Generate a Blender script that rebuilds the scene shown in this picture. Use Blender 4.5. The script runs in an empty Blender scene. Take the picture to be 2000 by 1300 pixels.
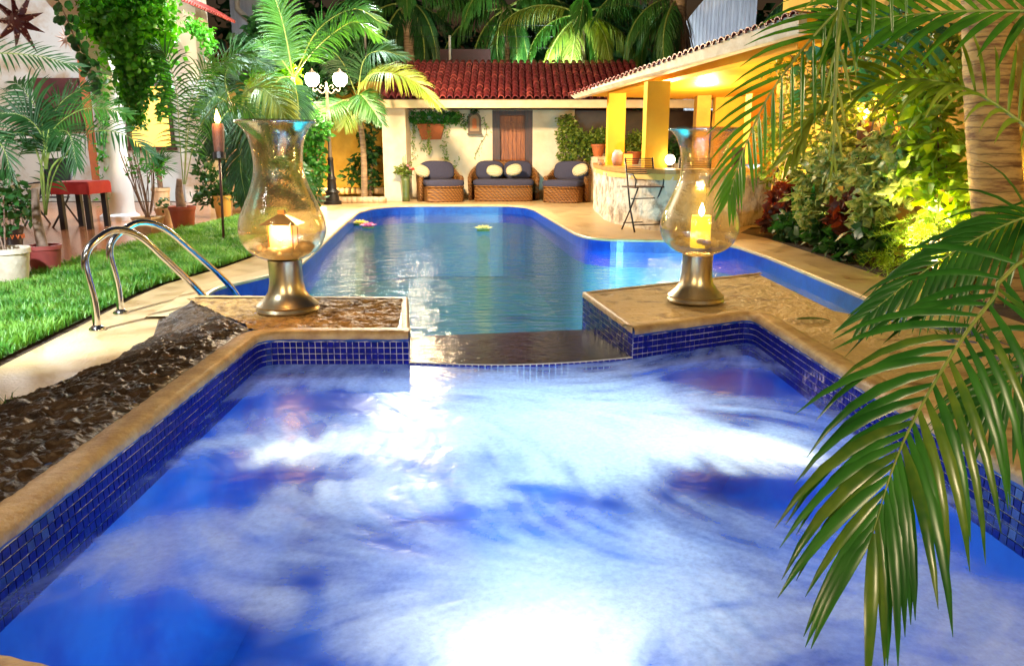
import bpy, math, random
import numpy as np
from mathutils import Vector, Matrix
from mathutils.geometry import tessellate_polygon
from math import sin, cos, pi, radians, sqrt, atan2
random.seed(7); np.random.seed(7)
S = bpy.context.scene
COL = S.collection

# ---------------------------------------------------------------- camera, world, exposure
FPX, HCAM = 1500.0, 1.15
PITCH = math.atan(360.0 / FPX)
cam = bpy.data.objects.new('camera', bpy.data.cameras.new('camera')); COL.objects.link(cam)
cam.location = (0, 0, HCAM); cam.rotation_euler = (pi / 2 - PITCH, 0, 0)
cam.data.sensor_fit = 'HORIZONTAL'; cam.data.sensor_width = 36; cam.data.lens = 36 * FPX / 2000
cam.data.clip_start = 0.05; cam.data.clip_end = 500
cam.data.dof.use_dof = False
S.camera = cam
W = bpy.data.worlds.new('World'); S.world = W; W.use_nodes = True
nt = W.node_tree; bgn = nt.nodes['Background']
sky = nt.nodes.new('ShaderNodeTexSky'); sky.sky_type = 'NISHITA'; sky.sun_disc = False
sky.sun_elevation = radians(-2.0); sky.sun_rotation = radians(200)
nt.links.new(sky.outputs[0], bgn.inputs[0]); bgn.inputs[1].default_value = 0.10
S.view_settings.view_transform = 'Standard'; S.view_settings.look = 'None'
S.view_settings.exposure = 1.25; S.view_settings.gamma = 1.0; S.view_settings.use_curve_mapping = False
S.render.engine = 'CYCLES'
cy = S.cycles
cy.use_denoising = True; cy.max_bounces = 7; cy.diffuse_bounces = 3; cy.glossy_bounces = 4; cy.transmission_bounces = 5
cy.transparent_max_bounces = 24; cy.sample_clamp_indirect = 4; cy.sample_clamp_direct = 60; cy.use_light_tree = True
cy.caustics_reflective = False; cy.caustics_refractive = False

def lamp(name, kind, loc, power, col, size=0.1, target=None, spot=100, blend=0.6):
    d = bpy.data.lights.new(name, kind); d.energy = power; d.color = col
    if kind in ('POINT', 'SPOT'): d.shadow_soft_size = size
    if kind == 'SPOT': d.spot_size = radians(spot); d.spot_blend = blend
    if kind == 'AREA': d.size = size
    o = bpy.data.objects.new(name, d); COL.objects.link(o); o.location = loc
    if target is not None:
        o.rotation_euler = (Vector(target) - Vector(loc)).to_track_quat('-Z', 'Y').to_euler()
    return o

# ---------------------------------------------------------------- helpers
def ray(px, py):
    x = (px - 1000) / FPX; y = -(py - 650) / FPX; c, s = cos(PITCH), sin(PITCH)
    return Vector((x, c + y * s, -s + y * c))
def G(px, py, z=0.0):
    r = ray(px, py); t = (z - HCAM) / r.z; return Vector((r.x * t, r.y * t, z))
def D(px, py, Y):
    r = ray(px, py); t = Y / r.y; return Vector((r.x * t, Y, HCAM + r.z * t))

def tag(o, label=None, cat=None, group=None, kind=None):
    if label: o['label'] = label
    if cat: o['category'] = cat
    if group: o['group'] = group
    if kind: o['kind'] = kind
    return o
def thing(name, label, cat, loc=(0, 0, 0), rz=0.0, group=None):
    o = bpy.data.objects.new(name, None); COL.objects.link(o); o.location = loc; o.rotation_euler = (0, 0, rz)
    o.empty_display_size = 0.1
    return tag(o, label, cat, group)
def kids(o): return [c for c in COL.objects if c.parent == o]
def dup(root, loc, rz=0.0, label=None, scale=None):
    r = root.copy(); COL.objects.link(r); r.location = loc; r.rotation_euler = (0, 0, rz)
    if scale: r.scale = (scale,) * 3
    if label: r['label'] = label
    for ch in kids(root):
        c = ch.copy(); COL.objects.link(c); c.parent = r
        for g in kids(ch):
            d = g.copy(); COL.objects.link(d); d.parent = c
    return r

class MB:
    def __init__(s): s.v = []; s.f = []; s.m = []; s.n = 0
    def add(s, v, f, mi=0):
        n = s.n; s.v.extend([tuple(p) for p in v]); s.n += len(v)
        for q in f: s.f.append(tuple(i + n for i in q)); s.m.append(mi)
        return s
    def box(s, c, d, rz=0.0, mi=0, M=None):
        x, y, z = d[0] / 2, d[1] / 2, d[2] / 2
        R = M if M is not None else Matrix.Rotation(rz, 3, 'Z')
        vs = [Vector(c) + R @ Vector(p) for p in ((-x,-y,-z),(x,-y,-z),(x,y,-z),(-x,y,-z),(-x,-y,z),(x,-y,z),(x,y,z),(-x,y,z))]
        return s.add(vs, ((0,3,2,1),(4,5,6,7),(0,1,5,4),(1,2,6,5),(2,3,7,6),(3,0,4,7)), mi)
    def bar(s, a, b, w, h=None, mi=0, up=(0,0,1)):
        a = Vector(a); b = Vector(b); h = h or w
        d = b - a; L = d.length; d.normalize(); u = Vector(up)
        if abs(d.dot(u)) > .99: u = Vector((1, 0, 0))
        x = d.cross(u).normalized(); y = x.cross(d)
        M = Matrix((x, d, y)).transposed()
        return s.box((a + b) / 2, (w, L, h), M=M, mi=mi)
    def tube(s, pts, r, n=10, mi=0, cap=True):
        pts = [Vector(p) for p in pts]; m = len(pts)
        rr = r if isinstance(r, (list, tuple)) else [r] * m
        vs = []; x = None
        for i, p in enumerate(pts):
            t = (pts[min(i + 1, m - 1)] - pts[max(i - 1, 0)]).normalized()
            if x is None: x = t.cross(Vector((0, 0, 1)) if abs(t.z) < .9 else Vector((0, 1, 0))).normalized()
            else: x = (x - t * x.dot(t)).normalized()
            y = t.cross(x)
            for k in range(n):
                a = 2 * pi * k / n; vs.append(p + (x * cos(a) + y * sin(a)) * rr[i])
        fs = [(i * n + k, i * n + (k + 1) % n, (i + 1) * n + (k + 1) % n, (i + 1) * n + k) for i in range(m - 1) for k in range(n)]
        if cap: fs += [tuple(range(n))[::-1], tuple(range((m - 1) * n, m * n))]
        return s.add(vs, fs, mi)
    def lathe(s, prof, n=32, c=(0, 0, 0), mi=0, wob=0.0):
        vs = []; m = len(prof)
        for i, (r, z) in enumerate(prof):
            for k in range(n):
                a = 2 * pi * k / n; rr = r * (1 + wob * sin(3 * a + z * 9))
                vs.append((c[0] + rr * cos(a), c[1] + rr * sin(a), c[2] + z))
        fs = [(i * n + k, i * n + (k + 1) % n, (i + 1) * n + (k + 1) % n, (i + 1) * n + k) for i in range(m - 1) for k in range(n)]
        return s.add(vs, fs, mi)
    def prism(s, poly, z0, z1, mi=0, bottom=True):
        n = len(poly)
        tri = tessellate_polygon([[Vector((p[0], p[1], 0)) for p in poly]])
        vs = [(p[0], p[1], z0) for p in poly] + [(p[0], p[1], z1) for p in poly]
        fs = [(i, (i + 1) % n, (i + 1) % n + n, i + n) for i in range(n)]
        fs += [tuple(i + n for i in t) for t in tri]
        if bottom: fs += [tuple(t)[::-1] for t in tri]
        return s.add(vs, fs, mi)
    def blob(s, c, r, n=16, m=10, e=1.0, mi=0, M=None, nz=0.0):
        vs = []; sg = lambda a, p: math.copysign(abs(a) ** p, a)
        for i in range(m + 1):
            ph = -pi / 2 + pi * i / m
            for k in range(n):
                a = 2 * pi * k / n; j = 1 + nz * random.uniform(-1, 1)
                p = Vector((r[0] * sg(cos(ph), e) * sg(cos(a), e) * j, r[1] * sg(cos(ph), e) * sg(sin(a), e) * j, r[2] * sg(sin(ph), e) * j))
                if M is not None: p = M @ p
                vs.append(Vector(c) + p)
        fs = [(i * n + k, i * n + (k + 1) % n, (i + 1) * n + (k + 1) % n, (i + 1) * n + k) for i in range(m) for k in range(n)]
        return s.add(vs, fs, mi)
    def build(s, name, mats, parent=None, smooth=False, kind=None, world=False, fix=True, label=None):
        me = bpy.data.meshes.new(name)
        v = s.v
        if world and parent is not None:
            pm = parent.location + (parent.parent.location if parent.parent else Vector())
            v = [(a[0] - pm.x, a[1] - pm.y, a[2] - pm.z) for a in v]
        me.from_pydata(v, [], s.f)
        if not isinstance(mats, (list, tuple)): mats = [mats]
        for m in mats: me.materials.append(m)
        if len(mats) > 1: me.polygons.foreach_set('material_index', s.m)
        if smooth:
            me.polygons.foreach_set('use_smooth', [True] * len(me.polygons))
        me.update()
        if fix: 
            me.validate()
        if smooth == 'auto':
            me.set_sharp_from_angle(angle=radians(38))
        o = bpy.data.objects.new(name, me); COL.objects.link(o)
        if parent is not None: o.parent = parent
        if kind: o['kind'] = kind
        if label: o['label'] = label
        return o
def link(name, me, parent=None, M=None):
    o = bpy.data.objects.new(name, me); COL.objects.link(o)
    if parent is not None: o.parent = parent
    if M is not None: o.matrix_local = M
    return o
def mesh_np(name, V, F, mats, parent=None, kind=None, smooth=False, world=False, attrs=None):
    """V (n,3) array, F (m,k) int array with k 3 or 4"""
    me = bpy.data.meshes.new(name); V = np.asarray(V, dtype=np.float32).copy(); F = np.asarray(F, dtype=np.int32)
    if world and parent is not None: V -= np.array(parent.location, dtype=np.float32)
    k = F.shape[1]
    me.vertices.add(len(V)); me.vertices.foreach_set('co', V.ravel())
    me.loops.add(F.size); me.loops.foreach_set('vertex_index', F.ravel())
    me.polygons.add(len(F)); me.polygons.foreach_set('loop_start', np.arange(0, F.size, k, dtype=np.int32))
    if smooth: me.polygons.foreach_set('use_smooth', np.ones(len(F), dtype=bool))
    if not isinstance(mats, (list, tuple)): mats = [mats]
    for m in mats: me.materials.append(m)
    if attrs:
        for an, av in attrs.items():
            at = me.attributes.new(an, 'FLOAT', 'POINT'); at.data.foreach_set('value', np.asarray(av, dtype=np.float32))
    me.update(calc_edges=True)
    o = bpy.data.objects.new(name, me); COL.objects.link(o)
    if parent is not None: o.parent = parent
    if kind: o['kind'] = kind
    return o

# smooth value noise on numpy arrays
_perm = np.random.RandomState(3).rand(256, 256)
def vnoise(x, y):
    xi = np.floor(x).astype(int); yi = np.floor(y).astype(int); fx = x - xi; fy = y - yi
    fx = fx * fx * (3 - 2 * fx); fy = fy * fy * (3 - 2 * fy)
    g = lambda a, b: _perm[a & 255, b & 255]
    return (g(xi, yi) * (1 - fx) + g(xi + 1, yi) * fx) * (1 - fy) + (g(xi, yi + 1) * (1 - fx) + g(xi + 1, yi + 1) * fx) * fy
def fbm(x, y, o=4, g=.5):
    a = 0; w = 1; t = 0
    for i in range(o): a = a + w * vnoise(x * 2 ** i + 17 * i, y * 2 ** i + 5 * i); t += w; w *= g
    return a / t

# ---------------------------------------------------------------- materials
def srgb(h):
    h = h.lstrip('#'); c = [int(h[i:i + 2], 16) / 255 for i in (0, 2, 4)]
    return tuple(((x + .055) / 1.055) ** 2.4 if x > .04 else x / 12.92 for x in c)
MATS = {}
def mat(name, col, rough=.6, metal=0, col2=None, ns=8, detail=6, bump=0, bs=40, trans=0, coat=0, spec=.5, amount=1.0, stretch=(1,1,1), bdist=.01, rough2=None, contrast=(.35,.65), sss=0):
    if name in MATS: return MATS[name]
    m = bpy.data.materials.new(name); m.use_nodes = True; MATS[name] = m
    N = m.node_tree.nodes; L = m.node_tree.links; P = N['Principled BSDF']
    P.inputs['Base Color'].default_value = (*col, 1); P.inputs['Roughness'].default_value = rough
    P.inputs['Metallic'].default_value = metal; P.inputs['Specular IOR Level'].default_value = spec
    if coat: P.inputs['Coat Weight'].default_value = coat; P.inputs['Coat Roughness'].default_value = .15
    tc = N.new('ShaderNodeTexCoord'); mp = N.new('ShaderNodeMapping'); mp.inputs['Scale'].default_value = stretch
    geo = N.new('ShaderNodeNewGeometry')
    L.new(tc.outputs['Object'], mp.inputs[0])
    if col2 is not None:
        n = N.new('ShaderNodeTexNoise'); n.inputs['Scale'].default_value = ns; n.inputs['Detail'].default_value = detail; n.inputs['Roughness'].default_value = .62
        L.new(mp.outputs[0], n.inputs['Vector'])
        r = N.new('ShaderNodeMapRange'); r.inputs[1].default_value = contrast[0]; r.inputs[2].default_value = contrast[1]
        r.inputs[4].default_value = amount
        L.new(n.outputs['Fac'], r.inputs[0])
        mx = N.new('ShaderNodeMix'); mx.data_type = 'RGBA'; mx.inputs[6].default_value = (*col, 1); mx.inputs[7].default_value = (*col2, 1)
        L.new(r.outputs[0], mx.inputs[0]); L.new(mx.outputs[2], P.inputs['Base Color'])
        if rough2 is not None:
            r2 = N.new('ShaderNodeMapRange'); r2.inputs[3].default_value = rough; r2.inputs[4].default_value = rough2
            L.new(r.outputs[0], r2.inputs[0]); L.new(r2.outputs[0], P.inputs['Roughness'])
    if bump:
        n2 = N.new('ShaderNodeTexNoise'); n2.inputs['Scale'].default_value = bs; n2.inputs['Detail'].default_value = 8
        L.new(mp.outputs[0], n2.inputs['Vector'])
        b = N.new('ShaderNodeBump'); b.inputs['Strength'].default_value = bump; b.inputs['Distance'].default_value = bdist
        L.new(n2.outputs['Fac'], b.inputs['Height']); L.new(b.outputs[0], P.inputs['Normal'])
    if trans:
        out = N['Material Output']; t = N.new('ShaderNodeBsdfTranslucent'); mixs = N.new('ShaderNodeMixShader'); mixs.inputs[0].default_value = trans
        hs = N.new('ShaderNodeHueSaturation'); hs.inputs['Value'].default_value = 1.6; hs.inputs['Saturation'].default_value = 1.1; hs.inputs['Hue'].default_value = .485
        if col2 is not None: L.new(mx.outputs[2], hs.inputs['Color'])
        else: hs.inputs['Color'].default_value = (*col, 1)
        L.new(hs.outputs[0], t.inputs[0]); L.new(P.outputs[0], mixs.inputs[1]); L.new(t.outputs[0], mixs.inputs[2]); L.new(mixs.outputs[0], out.inputs[0])
    return m
def emit(name, col, strength):
    m = bpy.data.materials.new(name); m.use_nodes = True; N = m.node_tree.nodes; P = N['Principled BSDF']
    P.inputs['Base Color'].default_value = (*col, 1); P.inputs['Emission Color'].default_value = (*col, 1); P.inputs['Emission Strength'].default_value = strength
    return m
def leafmat(name, c1, c2, rough=.46, trans=.3, ns=3):
    return mat(name, c1, rough, col2=c2, ns=ns, trans=trans, detail=3, spec=.5)

L_PALM = leafmat('palm_leaf', (.022, .10, .014), (.05, .16, .022))
L_PALMD = leafmat('palm_leaf_dark', (.008, .048, .010), (.02, .085, .015), rough=.55, ns=5)
L_PALMY = leafmat('palm_leaf_yellow', (.10, .18, .015), (.20, .24, .03))
L_IVY = leafmat('ivy_leaf', (.02, .14, .02), (.06, .28, .03), ns=9)
L_DARK = leafmat('dark_leaf', (.012, .06, .015), (.03, .12, .02), ns=9)
L_LIME = leafmat('lime_leaf', (.16, .34, .02), (.34, .48, .04), ns=12)
L_GREY = leafmat('variegated_leaf', (.06, .18, .03), (.50, .52, .18), ns=22)
L_TEAL = leafmat('sea_grape_leaf', (.02, .11, .07), (.05, .19, .11), ns=7, rough=.3)
L_MAROON = leafmat('croton_leaf', (.07, .015, .012), (.20, .06, .02), ns=14)
L_OLIVE = leafmat('hedge_leaf', (.05, .13, .015), (.24, .30, .04), ns=14)
L_DRY = leafmat('dry_frond', (.22, .14, .09), (.32, .22, .16), ns=8, rough=.7)
STEM = mat('stem_green', (.12, .2, .04), .5, col2=(.25, .3, .06), ns=14)
BARK = mat('bark', (.12, .07, .05), .8, col2=(.28, .2, .15), ns=12, bump=.6, bs=30)
TRUNKP = mat('palm_trunk', (.20, .12, .075), .75, col2=(.46, .33, .2), ns=5, bump=.7, bs=22, stretch=(1, 1, 5))
SOIL = mat('soil', (.03, .018, .012), .9, col2=(.07, .04, .025), ns=14, bump=.8, bs=20, bdist=.03)
DECK = mat('deck_stone', (.50, .36, .18), .42, col2=(.30, .165, .06), ns=3.0, detail=12, bump=.35, bs=50, rough2=.25, contrast=(.46, .72))
PATIO = mat('patio_floor', (.26, .10, .045), .16, col2=(.38, .17, .08), ns=3, bump=.08, bs=14)
COPE = mat('coping_stone', (.58, .40, .18), .5, col2=(.34, .20, .08), ns=9, bump=.5, bs=50)
ROCK = mat('rough_rock', (.012, .007, .004), .42, col2=(.075, .043, .020), ns=7, detail=12, bump=1.0, bs=14, bdist=.035, rough2=.45, stretch=(1, 1.6, 1), spec=.3)
ROCKG = mat('golden_rock', (.16, .08, .025), .6, col2=(.52, .31, .10), ns=9, detail=10, bump=1.0, bs=26, bdist=.02, contrast=(.38, .6))
ROCKY = mat('yellow_stone', (.56, .39, .16), .5, col2=(.17, .085, .025), ns=5, detail=12, bump=1.0, bs=30, bdist=.02, contrast=(.52, .68))
BLUEP = mat('blue_paint', (.008, .035, .30), .35, col2=(.02, .10, .30), ns=20, bump=.4, bs=60)
BLUEB = mat('pool_blue', (.003, .028, .30), .3, col2=(.005, .06, .42), ns=9, detail=4, bump=.2, bs=60)
TILE = mat('mosaic_tile', (.002, .007, .13), .22, col2=(.010, .012, .25), ns=30, spec=.22)
GROUT = mat('grout', (.02, .02, .12), .8, col2=(.85, .82, .72), ns=14, detail=8, bump=.3, contrast=(.36, .50))
SPAIN = mat('spa_lining', (.003, .08, .48), .5, col2=(.006, .20, .66), ns=2.5, detail=8)
WWALL = mat('white_plaster', (.80, .74, .62), .8, col2=(.62, .50, .34), ns=1.8, detail=9, bump=.25, bs=20, amount=.7)
WHITE = mat('white_paint', (.76, .76, .78), .7, col2=(.60, .60, .62), ns=1.2, detail=9, bump=.2, bs=30, amount=.7)
OLDW = mat('stained_plaster', (.58, .59, .56), .85, col2=(.40, .28, .16), ns=1.1, detail=10, bump=.2, bs=14, contrast=(.5, .66))
YELW = mat('yellow_wall', (.72, .40, .03), .75, col2=(.60, .28, .02), ns=1.6, detail=9, bump=.2, bs=30)
YELP = mat('yellow_paint', (.80, .48, .02), .6, col2=(.74, .40, .02), ns=2, detail=8, bump=.12, bs=40)
YELD = mat('yellow_plaster', (.50, .31, .05), .85, col2=(.30, .18, .03), ns=1.5, detail=9, bump=.2, bs=20)
FASC = mat('fascia_paint', (.70, .68, .62), .7, col2=(.52, .48, .40), ns=6, detail=8, bump=.2)
RTILE = mat('roof_tile_red', (.16, .018, .022), .38, col2=(.20, .022, .024), ns=9, bump=.3, bs=60)
RTILE2 = mat('roof_tile_faded', (.40, .085, .07), .42, col2=(.24, .03, .03), ns=9, bump=.3, bs=60)
DARKM = mat('dark_metal', (.02, .018, .02), .4, metal=.3)
STEEL = mat('polished_steel', (.75, .75, .76), .12, metal=1)
PEWTER = mat('pewter', (.78, .63, .36), .32, metal=1, col2=(.5, .44, .35), ns=5, bump=.08, bs=30)
WOOD = mat('door_wood', (.40, .12, .025), .45, col2=(.16, .04, .012), ns=6, stretch=(9, 9, .7), bump=.4, bs=14)
WOODD = mat('dark_wood', (.09, .022, .010), .45, col2=(.03, .01, .006), ns=6, stretch=(6, 6, .7))
WOODL = mat('counter_wood', (.50, .27, .08), .3, col2=(.36, .17, .05), ns=5, stretch=(1, 6, 1))
TERRA = mat('terracotta', (.48, .14, .04), .7, col2=(.36, .10, .035), ns=8, bump=.2)
MARPOT = mat('maroon_clay', (.25, .045, .04), .5, col2=(.18, .03, .03), ns=6)
WPOT = mat('white_ribbed_clay', (.68, .62, .52), .6, col2=(.5, .42, .32), ns=6, bump=.5, bs=30)
SAND = mat('sandy_clay', (.55, .42, .27), .7, col2=(.42, .3, .18), ns=6, bump=.2)
FABN = mat('navy_fabric', (.035, .035, .075), .9, col2=(.05, .05, .10), ns=60, bump=.3, bs=300)
FABR = mat('red_cloth', (.26, .007, .006), .8, col2=(.28, .012, .01), ns=8)
SLING = mat('charcoal_sling', (.03, .03, .04), .7, bump=.2, bs=200)
PEB = mat('pebble', (.30, .22, .14), .45, col2=(.14, .10, .07), ns=30, bump=.2)
PEBL = mat('pale_shell', (.62, .5, .36), .5, col2=(.4, .3, .2), ns=40, bump=.3)
BRASS = mat('aged_copper', (.35, .16, .06), .35, metal=.9)
def wicker():
    m = mat('wicker', (.34, .14, .035), .45); N = m.node_tree.nodes; L = m.node_tree.links; P = N['Principled BSDF']
    tc = N.new('ShaderNodeTexCoord'); w1 = N.new('ShaderNodeTexWave'); w1.bands_direction = 'Z'; w1.inputs['Scale'].default_value = 9; w1.inputs['Distortion'].default_value = 1.2
    w2 = N.new('ShaderNodeTexWave'); w2.bands_direction = 'DIAGONAL'; w2.inputs['Scale'].default_value = 7; w2.inputs['Distortion'].default_value = .6
    mm = N.new('ShaderNodeMath'); mm.operation = 'MULTIPLY'
    L.new(tc.outputs['Object'], w1.inputs[0]); L.new(tc.outputs['Object'], w2.inputs[0]); L.new(w1.outputs['Fac'], mm.inputs[0]); L.new(w2.outputs['Fac'], mm.inputs[1])
    mx = N.new('ShaderNodeMix'); mx.data_type = 'RGBA'; mx.inputs[6].default_value = (.12, .045, .012, 1); mx.inputs[7].default_value = (.52, .24, .06, 1)
    L.new(mm.outputs[0], mx.inputs[0]); L.new(mx.outputs[2], P.inputs['Base Color'])
    b = N.new('ShaderNodeBump'); b.inputs['Strength'].default_value = .9; b.inputs['Distance'].default_value = .02
    L.new(mm.outputs[0], b.inputs['Height']); L.new(b.outputs[0], P.inputs['Normal']); return m
WICK = wicker()
def stripes():
    m = mat('striped_cloth', (.7, .6, .4), .85); N = m.node_tree.nodes; L = m.node_tree.links; P = N['Principled BSDF']
    tc = N.new('ShaderNodeTexCoord'); w = N.new('ShaderNodeTexWave'); w.bands_direction = 'Z'; w.wave_profile = 'SAW'; w.inputs['Scale'].default_value = 6.5; w.inputs['Distortion'].default_value = .25
    cr = N.new('ShaderNodeValToRGB'); cr.color_ramp.interpolation = 'CONSTANT'
    el = cr.color_ramp.elements; el[0].position = 0; el[0].color = (.72, .64, .46, 1); el[1].position = .3; el[1].color = (.10, .14, .10, 1)
    for p, c in ((.42, (.72, .6, .3, 1)), (.6, (.30, .10, .05, 1)), (.68, (.74, .68, .5, 1)), (.86, (.12, .2, .16, 1))):
        e = el.new(p); e.color = c
    L.new(tc.outputs['Object'], w.inputs[0]); L.new(w.outputs['Fac'], cr.inputs[0]); L.new(cr.outputs[0], P.inputs['Base Color']); return m
STRP = stripes()

def water_mat(name, tint, scale, bump, stretch=(1, 1, 1), foam=False, rough=.03):
    m = bpy.data.materials.new(name); m.use_nodes = True; N = m.node_tree.nodes; L = m.node_tree.links
    for n in list(N):
        if n.type != 'OUTPUT_MATERIAL': N.remove(n)
    out = [n for n in N if n.type == 'OUTPUT_MATERIAL'][0]
    tc = N.new('ShaderNodeTexCoord'); mp = N.new('ShaderNodeMapping'); mp.inputs['Scale'].default_value = stretch; L.new(tc.outputs['Object'], mp.inputs[0])
    n1 = N.new('ShaderNodeTexNoise'); n1.inputs['Scale'].default_value = scale; n1.inputs['Detail'].default_value = 4; n1.inputs['Distortion'].default_value = .6
    L.new(mp.outputs[0], n1.inputs['Vector'])
    b = N.new('ShaderNodeBump'); b.inputs['Strength'].default_value = 1; b.inputs['Distance'].default_value = bump; L.new(n1.outputs['Fac'], b.inputs['Height'])
    fr = N.new('ShaderNodeFresnel'); fr.inputs['IOR'].default_value = 1.18 if foam else 1.58; L.new(b.outputs[0], fr.inputs['Normal'])
    tr = N.new('ShaderNodeBsdfTransparent'); tr.inputs[0].default_value = (*tint, 1)
    gl = N.new('ShaderNodeBsdfGlossy'); gl.inputs['Roughness'].default_value = rough; L.new(b.outputs[0], gl.inputs['Normal'])
    mx = N.new('ShaderNodeMixShader'); L.new(fr.outputs[0], mx.inputs[0]); L.new(tr.outputs[0], mx.inputs[1]); L.new(gl.outputs[0], mx.inputs[2])
    last = mx
    if foam:
        at = N.new('ShaderNodeAttribute'); at.attribute_name = 'foam'
        fn = N.new('ShaderNodeTexNoise'); fn.inputs['Scale'].default_value = 42; fn.inputs['Detail'].default_value = 8; fn.inputs['Roughness'].default_value = .7
        L.new(tc.outputs['Object'], fn.inputs['Vector'])
        mr = N.new('ShaderNodeMapRange'); mr.inputs[1].default_value = .3; mr.inputs[2].default_value = .7; mr.inputs[3].default_value = .70; mr.inputs[4].default_value = 1.16
        L.new(fn.outputs['Fac'], mr.inputs[0])
        mu = N.new('ShaderNodeMath'); mu.operation = 'MULTIPLY'; mu.use_clamp = True; L.new(at.outputs['Fac'], mu.inputs[0]); L.new(mr.outputs[0], mu.inputs[1])
        d = N.new('ShaderNodeBsdfDiffuse'); d.inputs[0].default_value = (.74, .84, .96, 1)
        t = N.new('ShaderNodeBsdfTranslucent'); t.inputs[0].default_value = (.66, .88, 1.0, 1)
        fm = N.new('ShaderNodeMixShader'); fm.inputs[0].default_value = .55; L.new(d.outputs[0], fm.inputs[1]); L.new(t.outputs[0], fm.inputs[2])
        m2 = N.new('ShaderNodeMixShader'); L.new(mu.outputs[0], m2.inputs[0]); L.new(mx.outputs[0], m2.inputs[1]); L.new(fm.outputs[0], m2.inputs[2]); last = m2
    L.new(last.outputs[0], out.inputs[0]); return m
def glass_mat():
    m = bpy.data.materials.new('seeded_glass'); m.use_nodes = True; N = m.node_tree.nodes; L = m.node_tree.links
    for n in list(N):
        if n.type != 'OUTPUT_MATERIAL': N.remove(n)
    out = [n for n in N if n.type == 'OUTPUT_MATERIAL'][0]
    tc = N.new('ShaderNodeTexCoord'); v = N.new('ShaderNodeTexVoronoi'); v.inputs['Scale'].default_value = 90
    L.new(tc.outputs['Object'], v.inputs['Vector'])
    b = N.new('ShaderNodeBump'); b.inputs['Strength'].default_value = .22; b.inputs['Distance'].default_value = .003; L.new(v.outputs['Distance'], b.inputs['Height'])
    lw = N.new('ShaderNodeLayerWeight'); lw.inputs[0].default_value = .28; L.new(b.outputs[0], lw.inputs['Normal'])
    mr = N.new('ShaderNodeMapRange'); mr.inputs[1].default_value = 0; mr.inputs[2].default_value = 1; mr.inputs[3].default_value = .10; mr.inputs[4].default_value = .85
    L.new(lw.outputs['Facing'], mr.inputs[0])
    tr = N.new('ShaderNodeBsdfTransparent'); tr.inputs[0].default_value = (.97, .93, .82, 1)
    gl = N.new('ShaderNodeBsdfGlossy'); gl.inputs['Roughness'].default_value = .05; gl.inputs[0].default_value = (.95, .95, .9, 1); L.new(b.outputs[0], gl.inputs['Normal'])
    mx = N.new('ShaderNodeMixShader'); L.new(mr.outputs[0], mx.inputs[0]); L.new(tr.outputs[0], mx.inputs[1]); L.new(gl.outputs[0], mx.inputs[2])
    tl = N.new('ShaderNodeBsdfTranslucent'); tl.inputs[0].default_value = (1, .86, .55, 1); m3 = N.new('ShaderNodeMixShader'); m3.inputs[0].default_value = .014; L.new(mx.outputs[0], m3.inputs[1]); L.new(tl.outputs[0], m3.inputs[2]); L.new(m3.outputs[0], out.inputs[0]); return m
GLASS = glass_mat()
POOLW = water_mat('pool_water', (.60, .86, .88), 5.5, .022, stretch=(.7, 2.4, 1))
SPAW = water_mat('spa_water', (.42, .70, 1.0), 5, .006, foam=True, rough=.25)

# ---------------------------------------------------------------- vegetation helpers
def spline(pts, n):
    P = [Vector(p) for p in pts]; P = [P[0] * 2 - P[1]] + P + [P[-1] * 2 - P[-2]]; out = []
    m = len(P) - 3
    for i in range(n):
        t = i / (n - 1) * m; k = min(int(t), m - 1); u = t - k
        a, b, c, d = P[k:k + 4]
        out.append(.5 * ((2 * b) + (c - a) * u + (2 * a - 5 * b + 4 * c - d) * u * u + (3 * b - 3 * c + d - a) * u ** 3))
    return out
def leaflet(base, d, U, length, width, droop, seg=5, fold=.22):
    """a folded tapering leaflet that droops; returns verts, faces"""
    vs = []; p = Vector(base); d = Vector(d).normalized(); st = length / seg
    c = d.cross(U)
    c = c.normalized() if c.length > 1e-4 else Vector((1, 0, 0))
    for i in range(seg + 1):
        t = i / seg; w = width * (.35 + .65 * min(1, t * 3.5)) * (1 - t ** 2.2) ** .8 * .5 if i < seg else 0.0006
        n = c.cross(d).normalized()
        if n.z < 0: n = -n
        vs += [p + c * w - n * w * fold, p + n * w * fold, p - c * w - n * w * fold]
        d = (d + Vector((0, 0, -1)) * droop * st * (1 + 2 * t)).normalized(); p = p + d * st
    fs = []
    for i in range(seg):
        a = i * 3; fs += [(a, a + 1, a + 4, a + 3), (a + 1, a + 2, a + 5, a + 4)]
    return vs, fs
def frond_shapes(path, N0, n=40, ll=.35, lw=.03, droop=1.0, phi=(70, 22), start=.15, seed=0, lift=.15, prof=None, sides=(1, -1), jit=.12):
    rn = random.Random(seed); P = spline(path, 60); out = []
    for k in range(n):
        t = start + (1 - start) * k / (n - 1); i = min(int(t * 59), 58); u = t * 59 - i
        p = P[i].lerp(P[i + 1], u); T = (P[i + 1] - P[i]).normalized()
        Nn = (Vector(N0) - T * Vector(N0).dot(T)).normalized(); Sd = T.cross(Nn)
        s_ = (t - start) / (1 - start)
        ph = radians(phi[0] + (phi[1] - phi[0]) * s_)
        le = prof(s_) if prof else (.55 + .45 * sin(min(1, s_ * 1.6 + .12) * pi / 2)) * (1 - .62 * max(0, s_ - .35) / .65)
        for sd in sides:
            d = T * cos(ph) + Sd * sd * sin(ph) + Nn * lift + Vector((rn.uniform(-1, 1), rn.uniform(-1, 1), rn.uniform(-1, 1))) * jit
            out.append(leaflet(p, d, Nn, ll * le * rn.uniform(.88, 1.1), lw * (.7 + .3 * le) * rn.uniform(.85, 1.15), droop * rn.uniform(.7, 1.3)))
    return P, out
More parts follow.
